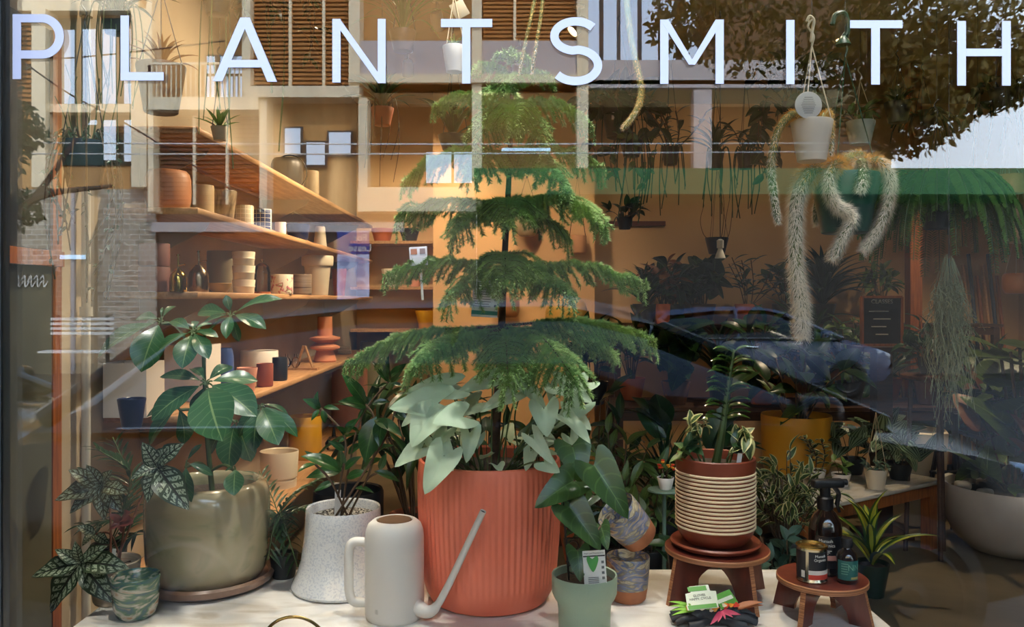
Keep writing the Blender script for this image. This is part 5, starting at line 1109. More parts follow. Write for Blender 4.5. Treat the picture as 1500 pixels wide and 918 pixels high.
m_cord = mat('cord_pale', (214, 196, 164), .8); m_wire = mat('hang_wire', (40, 40, 42), .5)
c_nurs = mat('nursery_black', (24, 25, 26), .45)
def hanging(name, label, px, py, y, w, hpx, m, prof=PR_TAP, wire=None, zc=None, gap=.22, soil=True, group='hanging pots'):
    c = P(px, py, y); s = (y+1.5)/FPX; r = w/2*s; h = hpx*s; t = thing(name, label, 'hanging plant', c-V((0, 0, h)), group)
    part('pot', MB().lathe([(a*r, b*h) for a, b in prof], 32).mesh('pot', m), t)
    top = h+gap
    for k in range(3):
        a = PI/2+k*2*PI/3+.4; part('hanger_wire', MB().tube([(r*.95*math.cos(a), r*.95*math.sin(a), h*.97), (0, 0, top)], .0014, 5).mesh('hanger_wire', wire or m_wire), t)
    hook = spline([(0, 0, top), (.004, 0, top+.02), (-.008, 0, top+.04), (0, 0, top+.055)], 5); part('hanger_hook', MB().tube(hook, .0025, 6).mesh('hanger_hook', wire or m_wire), t)
    part('ceiling_wire', MB().tube([(0, 0, top+.05), (0, 0, ZC-t.location.z)], .0010, 4).mesh('ceiling_wire', m_wire), t)
    if soil: add_soil(t, r*.84, h*.86)
    return t, r, h

# ---------------- furry monkey tail cacti
m_core = mat('cactus_core', (86, 104, 58), .6, col2=(110, 120, 66), nscale=20); m_hairw = mat('cactus_hair', (248, 236, 214), .7); m_hairg = mat('cactus_hair_gold', (236, 190, 104), .7)
def tail(root, pts, rad, hair, gold_to=.3, n=2600, hl=.015):
    sp = spline([rl(root, *p) for p in pts], 9); N_ = len(sp); rr = [rad*(1-.12*i/N_)*(1 if i < N_-3 else (.85, .6, .25)[i-N_+3]) for i in range(N_)]
    o = part('tail', MB().tube(sp, rr, 10).mesh('tail', m_core), root); ms = [MB(), MB()]
    for q in range(n):
        f = R.random()*(N_-1.01); i = int(f); t = (sp[i+1]-sp[i]).normalized(); a0 = t.orthogonal().normalized(); b0 = t.cross(a0); a = R.random()*2*PI; nd = a0*math.cos(a)+b0*math.sin(a)
        p = sp[i].lerp(sp[i+1], f-i)+nd*rr[i]*.95; d = (nd+t*rnd(.3, 1.2)+V((0, 0, -.25))+rv(.25)).normalized()*hl*rnd(.6, 1.25); s = t.cross(nd)*.00055
        mb = ms[1] if f/N_ < gold_to*rnd(.6, 1.3) else ms[0]; k = len(mb.v); mb.v += [tuple(p+s), tuple(p-s), tuple(p+d)]; mb.f.append((k, k+1, k+2)); mb.mi.append(0)
    for mb, m in zip(ms, (m_hairw, m_hairg)):
        if mb.v: part('hair', mb.mesh('hair', m, False), o, kind='stuff')
gp, r, h = hanging('monkey_tail_cactus', 'furry monkey tail cactus spilling from a green plastic hanging pot', 1238, 256, .32, 98, 86, mat('pot_green', (18, 62, 52), .35), PR_TAP, mat('hanger_green', (24, 64, 44), .45), gap=.262, group=None)
tail(gp, [(1222, 258, .32), (1196, 248, .27), (1172, 278, .25), (1165, 330, .25), (1168, 400, .25), (1174, 450, .25), (1175, 494, .25)], .0150, 0, .25, 9000, .021)
tail(gp, [(1240, 256, .32), (1226, 240, .26), (1214, 262, .235), (1222, 298, .235), (1247, 318, .235), (1234, 350, .235), (1219, 380, .235)], .0120, 0, .25, 6000, .017)
tail(gp, [(1258, 254, .32), (1262, 238, .27), (1264, 262, .24), (1260, 282, .24)], .0115, 0, .3, 1600, .013)
tail(gp, [(1264, 254, .32), (1284, 236, .28), (1302, 258, .28), (1300, 300, .28), (1284, 340, .28), (1264, 368, .29)], .0115, 0, .25, 5600, .017)
tail(gp, [(1250, 256, .34), (1262, 230, .36), (1240, 234, .30), (1225, 250, .27)], .012, 0, .5, 1500, .013)
tail(gp, [(1230, 258, .36), (1210, 258, .40), (1198, 300, .40), (1196, 330, .40)], .010, 0, .5, 1500, .012)
hk = MB().tube(spline([P(1232, 66, .32)-gp.location, P(1242, 44, .32)-gp.location, P(1238, 20, .32)-gp.location, P(1224, 22, .32)-gp.location, P(1219, 36, .32)-gp.location], 5), .0055, 8)
part('plastic_hook', hk.mesh('plastic_hook', MATS['hanger_green']), gp); part('hook_plate', MB().lathe([(0, -.003), (.017, -.003), (.013, .006), (.006, .016), (0, .018)], 20).mesh('hook_plate', MATS['hanger_green']), gp, P(1235, 64, .32)-gp.location)
wp, r, h = hanging('monkey_tail_cactus', 'golden monkey tail cactus in a small off white hanging pot with a round label', 1189, 177, .22, 60, 60, mat('pot_offwhite', (218, 208, 192), .35), PR_TAP, m_cord, gap=.158, group=None)
tail(wp, [(1180, 176, .22), (1160, 168, .20), (1140, 192, .19), (1130, 240, .19), (1134, 290, .19), (1140, 328, .19)], .0085, 0, .5, 3000, .009)
tail(wp, [(1200, 178, .22), (1214, 166, .24), (1218, 200, .25), (1217, 228, .25)], .007, 0, .8, 1200, .008)
tl = part('round_label', MB().lathe([(0, 0), (.0275, 0), (.028, .0006), (.0275, .0012), (0, .0012)], 36).mesh('round_label', mat('label_grey', (206, 204, 198), .5)), wp, P(1184, 154, .185)-wp.location, (PI/2, 0, 0))
for q in range(9): part('label_line', MB().box((0, .016-.004*q, .0014), (.030-.0016*abs(q-4)*2, .0012, .0004)).mesh('label_line', MATS['print_grey'], False), tl)
part('white_hook', MB().tube(spline([P(1188, 62, .22)-wp.location, P(1190, 44, .22)-wp.location, P(1192, 30, .22)-wp.location, P(1186, 24, .22)-wp.location, P(1182, 32, .22)-wp.location], 5), .0035, 8).mesh('white_hook', m_cord), wp)
g3, r, h = hanging('rat_tail_cactus', 'golden rat tail cactus trailing down past the pine top', 860, -92, .60, 70, 60, c_nurs, gap=.12, group=None)
tail(g3, [(850, -100, .6), (800, -60, .52), (777, 30, .50), (760, 110, .50)], .005, 0, 1.0, 1600, .0055); tail(g3, [(852, -100, .6), (806, -50, .50), (790, 40, .48), (779, 108, .48)], .005, 0, 1.0, 1600, .0055)
tail(g3, [(870, -100, .6), (905, -70, .52), (925, 60, .5), (939, 130, .5), (931, 165, .5), (911, 190, .5)], .0085, 0, 1.0, 2600, .007)

# ---------------- hanging pots, pane side
t, r, h = hanging('string_of_hearts', 'trailing string plant in a dark teal tapered pot by the timber frame', 124, 208, .52, 68, 68, mat('pot_teal', (24, 40, 58), .25), gap=.3)
grow(t, 'trail', h*.9, r*1.0, .42, 150, m_drk, False, .016); grow(t, 'strings', h*.86, r*.5, -.16, 9, m_stem, size=.0016)
t, r, h = hanging('shaggy_hanging_plant', 'shaggy bronze hanging plant in a brown tapered pot behind the balcony reflection', 236, 96, .62, 70, 70, mat('pot_umber', (70, 46, 38), .5, col2=(50, 34, 30), nscale=12), gap=.2)
grow(t, 'rosette', h*.86, r, .02, 26, m_red, size=.10, leaf=L_str)
t, r, h = hanging('hanging_white_pot', 'small white hanging pot with a paper tag dangling above it', 665, 68, .42, 34, 38, c_white, wire=m_cord, gap=.12); grow(t, 'rosette', h*.86, r, .01, 10, m_lit, size=.04, leaf=L_fine)
part('paper_tag', bevelbox('paper_tag', (.035, .001, .040), .0006, mat('tag_kraft', (206, 190, 160), .6)), t, P(673, 14, .42)-t.location, (0, -.5, 0))
t, r, h = hanging('grassy_hanging_plant', 'tuft of long grassy leaves hanging in a dark pot near the ceiling', 590, 46, .85, 40, 30, c_brown, gap=.2); grow(t, 'rosette', h*.86, r, .01, 46, m_lit, size=.22, leaf=lambda m: leafme('grass', m, shape='strap', w=.035, nu=8, nv=2, fold=.3, bow=1.6))
t, r, h = hanging('air_plant_hanger', 'wispy strap leaved plant hung above the shelf ends', 560, 158, 1.5, 34, 26, c_terra, gap=.25); grow(t, 'rosette', h*.86, r, .01, 26, m_drk, size=.16, leaf=L_str); grow(t, 'strings', h*.8, r, .32, 8, m_stemb, size=.002)
t, r, h = hanging('staghorn_hanger', 'broad strap leaved fern in a hanging pot left of the pine', 664, 198, 1.3, 46, 22, c_nurs, gap=.3); grow(t, 'rosette', h*.86, r, .01, 9, m_drk, size=.20, leaf=L_strw)
t, r, h = hanging('spider_leaf_hanger', 'spidery leaved plant hanging behind the white vinyl letter L', 170, 20, .70, 44, 30, c_nurs, gap=.15); grow(t, 'rosette', h*.86, r, .02, 34, m_drk, size=.15, leaf=L_str); grow(t, 'strings', h*.8, r, .42, 16, m_stem, size=.0020)
t, r, h = hanging('agave_hanger', 'drooping blade leaved plant hanging behind the white vinyl letter A', 318, -8, .80, 44, 30, c_nurs, gap=.12); grow(t, 'rosette', h*.86, r, .01, 22, m_drk, size=.17, leaf=L_strw); grow(t, 'strings', h*.8, r*.8, .52, 5, m_stem, size=.0024)
t, r, h = hanging('long_vine_hanger', 'leafy vine with one very long stem trailing past the shelves', 400, -30, .95, 46, 34, c_nurs, gap=.1); grow(t, 'bush', h*.86, .13, .06, 34, m_drk, size=.07, leaf=L_lan); grow(t, 'trail', h*.86, .09, .30, 40, m_drk, size=.06, leaf=L_lan); grow(t, 'strings', h*.8, r*.6, .66, 3, m_stem, size=.0035)
# small hanging sprigs over the shelves
t, r, h = hanging('sprig_hanger', 'little sprig plant hanging before the brown louvres', 322, 186, 1.1, 26, 20, c_beige, gap=.2); grow(t, 'rosette', h*.86, r, .01, 14, m_lit, size=.08, leaf=L_fine)

# ---------------- hanging row before the rear wall
HR = [('hanging_hoya', 'big leaved climber in an oval black pot carrying a white tag', 907, 150, 3.0, 54, 52, c_nurs, 'bush', dict(r=.26, h=.12, n=46, lm=m_drk, size=.13), .42, m_stemb),
      ('hanging_spurge', 'spiky stemmed plant in a black hanging pot, tails trailing', 982, 216, 3.2, 28, 26, c_nurs, 'upright', dict(r=6, h=.26, n=36, lm=m_drk, size=.09, leaf=L_lan), .52, m_stemb),
      ('hanging_rhipsalis', 'rhipsalis with curling strings in a black hanging pot beside the grey column', 1048, 222, 3.3, 26, 26, c_nurs, 'rosette', dict(r=.05, h=.02, n=18, lm=m_drk, size=.26, leaf=L_str), .36, m_stemb),
      ('hanging_vine', 'leggy vine in a black hanging pot next to the tall leafy climber', 1092, 222, 3.1, 27, 26, c_nurs, 'bush', dict(r=.12, h=.22, n=24, lm=m_drk, size=.10), .42, m_stemb),
      ('hanging_climber', 'tall dense leafy climber hanging behind the white cactus pot', 1165, 150, 2.6, 40, 34, c_nurs, 'trail', dict(r=.15, h=.40, n=90, lm=m_drk, size=.09), .3, m_stemb),
      ('hanging_pothos', 'green pothos in a pale translucent hanging pot', 1260, 178, 1.7, 42, 34, mat('pot_mist', (170, 178, 164), .4), 'bush', dict(r=.08, h=.07, n=26, lm=m_lit, size=.06), .16, m_cord),
      ('hanging_black_pot', 'black hanging pot with a small tuft on a dark cord', 1315, 150, 2.2, 38, 30, c_nurs, 'rosette', dict(r=.05, h=.02, n=14, lm=m_drk, size=.10, leaf=L_lan), .18, m_wire),
      ('hanging_fernlet', 'dim ferny hanging plant with a kraft tag', 1352, 172, 2.4, 34, 28, c_brown, 'fern', dict(r=.05, h=.04, n=14, lm=m_drk, size=.16), .2, m_wire),
      ('hanging_trailer', 'trailing dark foliage pot beside the vinyl letter H', 1470, 130, 2.2, 40, 30, c_nurs, 'trail', dict(r=.12, h=.24, n=54, lm=m_drk, size=.06), .2, m_wire),
      ('hanging_small_pot', 'small leafy plant hanging in front of the picture rail', 915, 318, 4.6, 24, 18, c_nurs, 'bush', dict(r=.14, h=.12, n=30, lm=m_drk, size=.10), .35, m_wire),
      ('hanging_bowl', 'plain black bowl hanging beside the white pendant lamp', 1050, 348, 4.6, 34, 24, c_nurs, 'strings', dict(r=.12, h=-.5, n=4, lm=m_stemb, size=.003), .5, m_wire),
      ('hanging_lime_plant', 'yellow green trailing plant hanging behind the pine shoulder', 925, 206, 2.2, 34, 24, c_nurs, 'trail', dict(r=.07, h=.26, n=46, lm=m_mid, size=.05), .22, m_wire)]
for (nm, lab, px, py, y, w, hp_, m, kind, kw, gap, wr) in HR:
    t, r, h = hanging(nm, lab, px, py, y, w, hp_, m, gap=gap, wire=wr if wr in (m_wire, m_cord) else m_wire, group='hanging pots over the shop floor'); kw = dict(kw); grow(t, kind, h*.86, kw.pop('r'), kw.pop('h'), kw.pop('n'), kw.pop('lm'), **kw)
    if 'trailing' in lab or 'curling' in lab or 'leggy' in lab: grow(t, 'strings', h*.8, r*1.1, .42, 9, m_drk, size=.0045)
    if nm == 'hanging_hoya': part('price_tag', bevelbox('price_tag', (.05, .002, .04), .001, m_white), t, (-.03, -r-.004, h*.5)); grow(t, 'trail', h*.86, .22, .30, 50, m_drk, size=.11); grow(t, 'strings', h*.8, .1, .5, 6, m_drk, size=.004)
    if nm == 'hanging_climber': grow(t, 'bush', h*.86, .22, .30, 60, m_drk, size=.11)

# ---------------- the big fern and the moss
t, r, h = hanging('boston_fern', 'huge boston fern hanging on the far side of the furry cactus', 1372, 300, 1.3, 50, 36, c_nurs, gap=.3)
grow(t, 'fern', h*.86, .06, .12, 110, leafmat('leaf_fern', (76, 116, 50), (108, 144, 62), trans=.3, rough=.5), size=.27)
ms = thing('spanish_moss', 'grey green spanish moss hanging in a tangled beard below the fern', 'moss', P(1390, 400, 1.02))
mb = MB()
for q in range(240):
    a = R.random()*2*PI; rr = .042*math.sqrt(R.random()); x, yv = rr*math.cos(a), rr*math.sin(a); l = R.random()**1.6*.34+.05; pts = [V((x*.3, yv*.3, rnd(-.12, .06))), V((x, yv, rnd(-.12, -.02)))]
    for k in range(5): pts.append(pts[-1]+V((rnd(-.024, .024), rnd(-.024, .024), -l/5)))
    mb.tube(spline(pts, 2), .0009, 3, caps=False)
part('moss_strands', mb.mesh('moss_strands', mat('moss', (124, 128, 96), .9)), ms, kind='stuff'); part('moss_wire', MB().tube([(0, 0, 0), (0, 0, ZC-ms.location.z)], .0012, 4).mesh('moss_wire', m_wire), ms)
# pendant spotlight bulb
pl_ = thing('pendant_lamp', 'small white pendant lamp hanging over the plant tier', 'lamp', P(1055, 378, 3.6)); s = 5.1/FPX
part('lamp_shade', MB().lathe([(8*s*1.0, 0), (3*s, 14*s), (5*s, 15*s), (5*s, 26*s), (2*s, 28*s), (0, 28*s)], 24).mesh('lamp_shade', m_white), pl_); part('lamp_cord', MB().tube([(0, 0, 28*s), (0, 0, ZC-pl_.location.z)], .003, 6).mesh('lamp_cord', m_wire), pl_)

# ------------------------------------------------------------------ furniture for the plants
m_top2 = glaze('marble_top', [(196, 186, 168), (214, 206, 190), (180, 168, 150)], 5, (1, 2, 1), .25, 1.5, .3)
u_ = V((.84, .545, 0)).normalized(); A0 = V((1.87, 2.94, 0)); ang = math.atan2(u_.y, u_.x)
lt = thing('low_table', 'low timber table with a pale stone top under the mustard pot', 'table', A0); lt.rotation_euler = (0, 0, ang)
part('tabletop', bevelbox('tabletop', (1.30, .95, .025), .004, m_top2, 1, (.28, .475, .4075)), lt); part('apron', MB().box((.28, .04, .36), (1.16, .03, .07)).mesh('apron', m_wood_o, False), lt); part('apron', MB().box((.87, .475, .36), (.03, .8, .07)).mesh('apron', m_wood_o, False), lt)
for sx in (-.31, .87):
    for sy in (.06, .89): part('leg', MB().box((sx, sy, .197), (.075, .06, .394)).mesh('leg', m_wood_o, False), lt)
def bench(name, label, x0, x1, y0, y1, z, m=None):
    t = thing(name, label, 'bench', ((x0+x1)/2, (y0+y1)/2, 0)); m = m or mat('dark_timber', (72, 46, 30), .55, col2=(58, 36, 24), nscale=6, stretch=(1, 10, 10)); dx, dy = x1-x0, y1-y0
    n = 4
    for k in range(n): part('board', MB().box((0, -dy/2+dy*(k+.5)/n, z-.012), (dx, dy/n-.008, .024)).mesh('board', m, False), t)
    for sx in (-1, 1):
        for sy in (-1, 1): part('leg', MB().box((sx*(dx/2-.05), sy*(dy/2-.04), (z-.024)/2), (.05, .05, z-.026)).mesh('leg', m, False), t)
    part('rail', MB().box((0, -dy/2+.03, z-.06), (dx-.12, .025, .06)).mesh('rail', m, False), t); part('rail', MB().box((0, dy/2-.03, z-.06), (dx-.12, .025, .06)).mesh('rail', m, False), t)
bench('plant_bench', 'long dark slatted plant bench behind the mustard pot', .72, 3.7, 4.0, 4.6, .78)
bench('plant_tier', 'high dark slatted plant tier against the rear wall', .9, 4.2, 5.4, 5.9, 1.30)
bench('plant_step', 'low dark slatted step holding leafy plants beyond the ringed pot', .28, 1.30, 1.75, 2.45, .36)

def potted(name, label, x, y, z, r, h, m, kind, kw, prof=PR_TAP, extra=None, group=None, cat='plant'):
    t = thing(name, label, cat, (x, y, z), group); part('pot', MB().lathe([(a*r, b*h) for a, b in prof], 30).mesh('pot', m), t); add_soil(t, r*.86, h*.88)
    for kd, k in ([(kind, kw)]+(extra or [])):
        k = dict(k); grow(t, kd, h*.88, k.pop('r'), k.pop('h'), k.pop('n'), k.pop('lm'), **k)
    return t
def at(px, y): return (px-740)/FPX*(y+1.5)
# on the low table
yp = PZ(1166, 690, .42)
potted('rubber_fig', 'broad leaved fig in a big mustard yellow pot', yp.x, yp.y, .421, .215, .36, c_yel, 'bush', dict(r=.36, h=.58, n=44, lm=m_drk, size=.24), [(0, 0), (.86, 0), (.9, .02), (.97, .2), (1, .97), (.985, 1), (.94, .98), (.9, .5), (.86, .06), (0, .05)], [('bush', dict(r=.30, h=.34, n=12, lm=m_mid, size=.18))])
q_ = PZ(1283, 716, .42); s = (q_.y+1.5)/FPX
t = potted('string_pot_plant', 'little succulent in a white pot with its cord hanger standing upright', q_.x, q_.y, .421, 16.5*s, 30*s, c_cream, 'bush', dict(r=.09, h=.05, n=40, lm=m_blu, size=.04))
for k in (-1, 0, 1): part('cord', MB().tube([(k*15*s, 0, 30*s), (0, .0, 112*s)], .0022, 5).mesh('cord', m_cord), t)
for k, (px, py, n_, lab) in enumerate(((1250, 694, 30, 'watermelon peperomia left of the corded white pot'), (1318, 702, 34, 'watermelon peperomia right of the corded white pot'), (1290, 684, 26, 'watermelon peperomia standing behind the corded white pot'))):
    q_ = PZ(px, py, .42); potted('watermelon_peperomia', lab, q_.x, q_.y, .421, .075, .10, c_nurs, 'bush', dict(r=.20, h=.26, n=n_, lm=m_pep, size=.105, leaf=L_rnd), group='peperomias on the low table')
for k, (px, py, lab, m_) in enumerate(((1232, 712, 'small red veined plant in a tiny white pot on the low table', m_lit), (1196, 706, 'small variegated ficus in a white pot before the mustard pot', m_var))):
    q_ = PZ(px, py, .42); potted('tiny_pot_plant', lab, q_.x, q_.y, .421, .055, .075, c_white, 'bush' if k == 0 else 'upright', dict(r=.06 if k == 0 else 3, h=.10 if k == 0 else .20, n=16 if k == 0 else 40, lm=m_, size=.055))
# floor, right
big = PZ(1420, 838, 0)
bx_, by_ = 3.06, 3.42
t = potted('giant_planter', 'tall stemmed plant in a very large pale grey round planter', bx_, by_, 0, .40, .40, mat('grey_fibre', (196, 188, 178), .6, col2=(184, 176, 166), nscale=6), 'upright', dict(r=4, h=.95, n=22, lm=m_mid, size=.34, leaf=L_hrt), [(0, 0), (.5, 0), (.62, .03), (.82, .2), (.95, .5), (1, .8), (1, .97), (.98, 1), (.93, .98), (.92, .8), (0, .78)], [('bush', dict(r=.34, h=.22, n=22, lm=m_mid, size=.20, leaf=L_hrt)), ('bush', dict(r=.30, h=.70, n=10, lm=m_red, size=.24, leaf=L_hrt))])
for q in range(9): a = q*.72; part('pebble', bevelbox('pebble', (.09, .07, .05), .02, mat('pebble', (140, 134, 126), .6), 3), t, (.28*math.cos(a), .28*math.sin(a), .375), (0, 0, a))
q_ = PZ(1277, 872, 0)
potted('yellow_striped_dracaena', 'small dracaena with yellow striped leaves in a dark green floor pot', q_.x, q_.y, 0, .085, .17, mat('pot_deepgreen', (22, 44, 34), .4), 'rosette', dict(r=.08, h=.12, n=17, lm=m_dra, size=.34, leaf=L_strw))
o = thing('cream_planter', 'tall cream faceted planter standing behind the low table', 'planter', (at(1345, 4.05), 4.05, 0)); part('planter_wall', MB().lathe([(0, 0), (.15, 0), (.16, .01), (.19, .62), (.18, .63), (.17, .6), (0, .58)], 8).mesh('planter_wall', c_cream, False), o)
ez = thing('folding_stand', 'dark timber folding stand between the low table and the giant planter', 'stand', (at(1388, 3.75), 3.75, 0)); dt = mat('stand_black', (30, 24, 22), .5)
for sx in (-1, 1):
    for sy in (-1, 1): part('stand_leg', MB().tube([(sx*.10, sy*.12, 0), (sx*.04, -sy*.03, .78)], .016, 6).mesh('stand_leg', dt), ez)
part('stand_bar', MB().tube([(-.11, 0, .40), (.11, 0, .40)], .014, 6).mesh('stand_bar', dt), ez)
# leafy mass beyond the ringed pot
SP = [('schefflera', 'mid green schefflera crowding behind the blue flecked cups', 905, 2.1, .361, .09, .15, c_nurs, 'bush', dict(r=.22, h=.52, n=90, lm=m_mid, size=.11, leaf=L_lan)),
      ('ribbon_grass', 'grassy ribbon plant with thin arching leaves beyond the ringed pot', 975, 2.25, .361, .08, .14, c_nurs, 'rosette', dict(r=.06, h=.16, n=60, lm=m_drk, size=.42, leaf=lambda m: leafme('grass2', m, shape='strap', w=.05, nu=8, nv=2, fold=.3, bow=.9))),
      ('lime_fatsia', 'lime tinted leafy plant between the blue flecked cups and the ringed pot', 950, 1.85, .361, .08, .13, c_nurs, 'bush', dict(r=.17, h=.34, n=54, lm=m_mid, size=.09)),
      ('variegated_ficus', 'cream edged weeping ficus bush beyond the tin and bottles', 1150, 1.95, .361, .09, .14, c_nurs, 'bush', dict(r=.22, h=.40, n=260, lm=m_var, size=.075, leaf=L_lan)),
      ('blue_fern_pot', 'blue green lobed fern below the cream edged ficus', 1140, 1.60, .0, .12, .34, c_nurs, 'bush', dict(r=.24, h=.34, n=150, lm=m_blu, size=.085)),
      ('rear_anthurium', 'dark anthurium with broad paddle leaves beside the ringed pot plant', 1020, 2.35, .361, .09, .15, c_nurs, 'bush', dict(r=.26, h=.56, n=20, lm=m_drk, size=.24)),
      ('dark_fatsia', 'low dark leaved plant on the step behind the sage pot', 880, 1.9, .361, .08, .13, c_nurs, 'bush', dict(r=.18, h=.26, n=60, lm=m_drk, size=.09)),
      ('floor_shrub', 'dark shrub standing on the floor under the step end', 1005, 1.42, .0, .10, .20, c_nurs, 'bush', dict(r=.22, h=.52, n=70, lm=m_drk, size=.09))]
for (nm, lab, px, y, z, r, h, m, kind, kw) in SP: potted(nm, lab, at(px, y), y, z, r, h, m, kind, kw)
fs_ = thing('flower_pot_stand', 'green wire stand holding the little white flower pot', 'stand', (at(975, 1.55), 1.58, 0)); zf = P(975, 716, 1.58).z
part('stand_pole', MB().tube([(0, 0, 0), (0, 0, zf)], .008, 8).mesh('stand_pole', mat('stand_green', (96, 120, 104), .5)), fs_); part('stand_plate', MB().lathe([(0, zf-.008), (.06, zf-.008), (.062, zf-.004), (.06, zf), (0, zf)], 24).mesh('stand_plate', MATS['stand_green']), fs_); part('stand_foot', MB().lathe([(0, 0), (.09, 0), (.09, .008), (0, .012)], 24).mesh('stand_foot', MATS['stand_green']), fs_)
t = potted('flowering_succulent', 'tiny orange flowered succulent in a small white pot on a wire stand', at(975, 1.58), 1.58, zf, .032, .045, c_white, 'bush', dict(r=.03, h=.06, n=20, lm=m_mid, size=.028))
for q in range(16): part('flower', MB().lathe([(0, -.004), (.006, -.001), (.007, .003), (0, .004)], 8).mesh('flower', mat('flower_%d' % (q % 2), (214, 60, 40), .5)), t, (rnd(-.03, .03), rnd(-.03, .03), .075+rnd(0, .035)))
# bench plants
BP = [(870, m_drk, 'bush', L_ov, .13, 'glossy dark shrub at the near end of the plant bench'), (925, m_mid, 'bush', L_lan, .15, 'mid green willow leaved plant on the plant bench'), (990, m_drk, 'bush', L_hrt, .20, 'heart leaved philodendron on the plant bench'), (1055, m_drk, 'rosette', L_str, .50, 'arching dracaena on the plant bench'), (1115, m_drk, 'bush', L_obov, .22, 'broad leaved fig on the plant bench'),
      (1185, m_drk, 'bush', L_strw, .34, 'banana leaved plant on the plant bench behind the furry tail'), (1245, m_mid, 'bush', L_ov, .12, 'small leaved bush on the plant bench below the letter board'), (1300, m_drk, 'rosette', L_strw, .36, 'bird nest fern on the plant bench'), (1360, m_drk, 'bush', L_lan, .16, 'olive toned shrub at the far end of the plant bench')]
for k, (px, lm, kind, lf, sz, lab) in enumerate(BP):
    y = 4.18+.26*(k % 2); potted('bench_plant', lab, at(px, y), y, .781, .10, .16, (c_nurs, c_terra, c_brown)[k % 3], kind, dict(r=.16 if kind == 'bush' else .10, h=.50 if kind == 'bush' else .10, n=62 if kind == 'bush' else 30, lm=lm, size=sz, leaf=lf), group='plants on the long bench')
TP_ = [(945, m_drk, 'rosette', L_str, .36, c_nurs, 'spiky dark yucca on the high tier'), (972, m_red, 'bush', L_ov, .16, c_terra, 'bronze leaved plant in a terracotta pot on the high tier'), (985, m_drk, 'bush', L_obov, .2, c_nurs, 'fleshy dark plant on the high tier by the pale board'), (1030, m_drk, 'bush', L_hrt, .18, c_brown, 'heart leaved plant on the high tier under the pendant lamp'), (1095, m_drk, 'upright', L_lan, .15, c_terra, 'branching candelabra plant in a terracotta pot on the high tier'),
       (1150, m_drk, 'bush', L_ov, .14, c_nurs, 'dense dark bush on the high tier'), (1205, m_drk, 'rosette', L_str, .55, c_nurs, 'palm like cordyline on the high tier'), (1290, m_mid, 'bush', L_lan, .15, c_terra, 'olive leaved plant on the high tier near the far corner')]
for k, (px, lm, kind, lf, sz, m, lab) in enumerate(TP_):
    y = 5.56; potted('tier_plant', lab, at(px, y), y, 1.301, .11, .17, m, kind, dict(r=.16 if kind == 'bush' else (7 if kind == 'upright' else .12), h=.42 if kind != 'rosette' else .12, n=64 if kind != 'upright' else 42, lm=lm, size=sz, leaf=lf), group='plants on the high tier')
solo('picture_rail', MB().box((0, 0, 0), (.62, .03, .04)).mesh('picture_rail', mat('rail_red', (96, 44, 30), .5), False), 'short dark red timber rail fixed to the rear wall', 'rail', (at(925, 5.97), 5.98, P(925, 327, 5.97).z))
# floor plants behind the low table and planter
FP_ = [(1420, 4.45, m_mid, 'bush', L_obov, .26, 1.0, 'tall fiddle leaved tree behind the giant planter'), (1480, 4.3, m_red, 'bush', L_ov, .22, .9, 'russet leaved shrub at the far corner'), (1340, 4.9, m_drk, 'bush', L_ov, .2, 1.15, 'dark tree by the letter board post'), (1450, 5.0, m_drk, 'rosette', L_strw, .8, .9, 'grey green palm behind the fiddle leaved tree'), (860, 3.0, m_drk, 'bush', L_lan, .16, .95, 'dark leafy floor tree behind the pine'), (820, 3.6, m_mid, 'bush', L_ov, .14, .6, 'small green floor plant before the peach wall'), (700, 3.4, m_drk, 'bush', L_lan, .18, .75, 'dark cane plant on the floor behind the coral planter'), (610, 3.2, m_drk, 'bush', L_strw, .34, 1.0, 'strap leaved plant with a white tag before the recess')]
for k, (px, y, lm, kind, lf, sz, hh, lab) in enumerate(FP_):
    potted('floor_plant', lab, at(px, y), y, 0, .16, .28, (c_nurs, c_terra, c_brown)[k % 3], kind, dict(r=.34 if kind == 'bush' else .14, h=hh if kind == 'bush' else .5, n=58 if kind == 'bush' else 24, lm=lm, size=sz, leaf=lf), group='floor plants at the rear')

# ---------------- rear right: letter board, round stool, stakes, wall pots
lb = thing('letter_board', 'black letter board in a thin timber frame reading CLASSES', 'sign', P(1291, 520, 3.75)); lb.location.z = .9+.0; s = 5.25/FPX; hh = 70*s; ww = 58*s
zc_ = P(1291, 470, 3.75).z-lb.location.z
part('board_face', MB().box((0, 0, zc_), (ww, .015, hh)).mesh('board_face', mat('felt_black', (16, 16, 18), .9), False), lb)
for sx in (-1, 1): part('board_frame', MB().box((sx*ww/2, -.004, zc_), (.014, .03, hh)).mesh('board_frame', m_wood_o, False), lb); part('board_frame', MB().box((0, -.004, zc_+sx*hh/2), (ww, .03, .014)).mesh('board_frame', m_wood_o, False), lb)
part('board_text', text_mesh('CLASSES', 8.6*s, m_white, .0006), lb, (0, -.010, zc_+hh*.40), (PI/2, 0, 0))
for q in range(4): part('board_line', MB().box((-.02+.02*(q % 2), -.009, zc_+hh*(.2-.16*q)), (ww*(.5-.06*q), .001, .006)).mesh('board_line', m_white, False), lb)
bd = thing('display_stand', 'dark timber pedestal under the letter board', 'stand', (lb.location.x, 3.75, 0)); zb_ = lb.location.z+zc_-hh/2-.008
part('stand_top', MB().box((0, 0, zb_-.015), (.34, .26, .03)).mesh('stand_top', MATS['dark_timber'], False), bd); part('stand_column', MB().box((0, 0, (zb_-.03)/2), (.10, .10, zb_-.031)).mesh('stand_column', MATS['dark_timber'], False), bd); part('stand_foot', MB().box((0, 0, .012), (.3, .26, .024)).mesh('stand_foot', MATS['dark_timber'], False), bd)
lb.location.z += .001
rs = thing('round_side_table', 'round brown timber side table in the dim rear', 'table', (at(1362, 3.35), 3.35, 0)); zr = P(1362, 548, 3.35).z
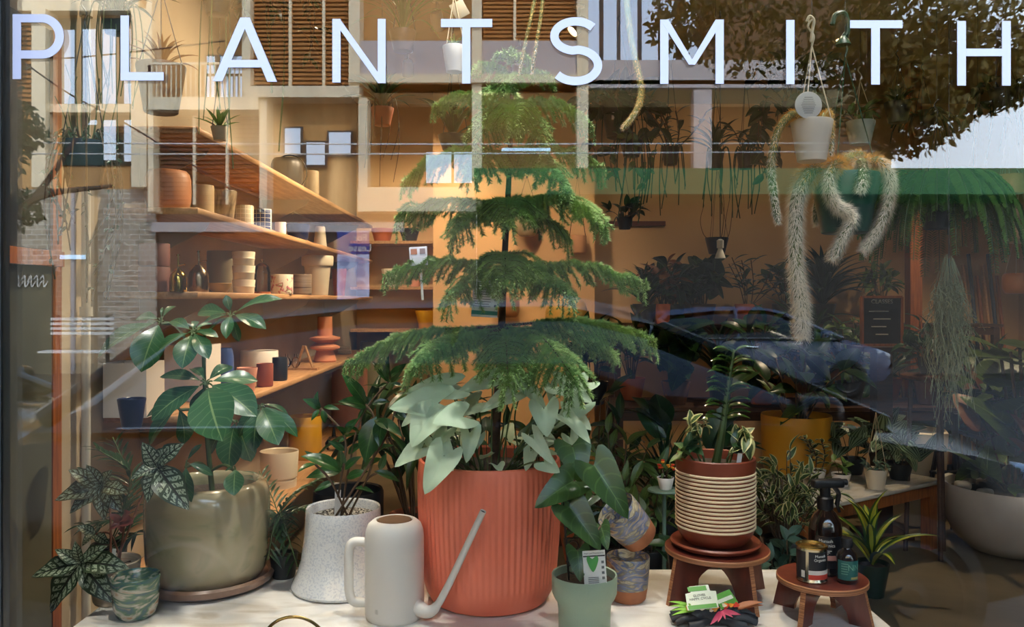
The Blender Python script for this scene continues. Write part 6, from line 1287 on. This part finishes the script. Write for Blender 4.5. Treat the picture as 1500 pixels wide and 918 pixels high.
part('tabletop', MB().lathe([(0, zr-.03), (.15, zr-.03), (.16, zr-.02), (.16, zr-.005), (.15, zr), (0, zr)], 36).mesh('tabletop', mat('walnut', (96, 62, 40), .45, col2=(80, 50, 32), nscale=8, stretch=(1, 8, 1))), rs)
for k in range(3): a = k*2.09+.5; part('leg', MB().tube([(.13*math.cos(a), .13*math.sin(a), 0), (.10*math.cos(a), .10*math.sin(a), zr-.03)], .014, 8).mesh('leg', MATS['dark_timber']), rs)
potted('side_table_plant', 'bushy dark plant on the round side table', rs.location.x, 3.35, zr+.001, .07, .10, c_nurs, 'bush', dict(r=.20, h=.16, n=40, lm=m_drk, size=.09))
tp = solo('timber_post', MB().box((0, 0, ZC/2), (.09, .09, ZC-.004)).mesh('timber_post', m_wood_o, False), 'full height oiled timber post beside the letter board', 'post', (at(1338, 4.75), 4.75, 0))
for k in range(7):
    px = 1432+k*10; st_ = solo('garden_stake', MB().tube([(0, 0, 0), (0, .0, 1.75+.1*(k % 3))], .016, 6).mesh('garden_stake', (m_wood_o, m_shelf, mat('stake_blue', (50, 60, 84), .5))[k % 3]), ('tan timber garden stake leaning at the far corner', 'pale timber garden stake leaning at the far corner', 'blue painted garden stake leaning at the far corner')[k % 3], 'stake', (at(px, 5.55), 5.55, 0), (-.18, 0, 0), group='garden stakes in the corner')
def hang_plain(label, px, py, y, w, hp_, m, prof):
    t, r, h = hanging('ceramic_hanger', label, px, py, y, w, hp_, m, prof, m_cord, gap=.22, group='empty ceramic hangers'); return t
hang_plain('cream ceramic hanger with dotted holes above the fern edge', 1432, 256, 1.95, 36, 22, glaze('dotted', [(226, 204, 160), (224, 200, 156), (90, 60, 40)], 60, (1, 1, 1), .4, 0, .3, [.3, .62, .66]), PR_BOWL)
hang_plain('straw coloured ceramic hanger with dark drips', 1480, 256, 1.9, 36, 28, glaze('dripped', [(220, 186, 120), (216, 180, 116), (60, 48, 36)], 9, (3, 3, .4), .4, .5, .3, [.3, .58, .64]), PR_CYL)
hang_plain('shallow cream ceramic hanger below the straw one', 1473, 308, 2.05, 44, 24, c_cream, PR_BOWL); hang_plain('egg shaped beige ceramic hanger at the fern side', 1492, 330, 2.25, 34, 26, c_beige, PR_RND)
hang_plain('amber ceramic hanger low in the far corner', 1490, 400, 2.6, 40, 30, mat('amber_ceramic', (196, 120, 50), .4), PR_RND)
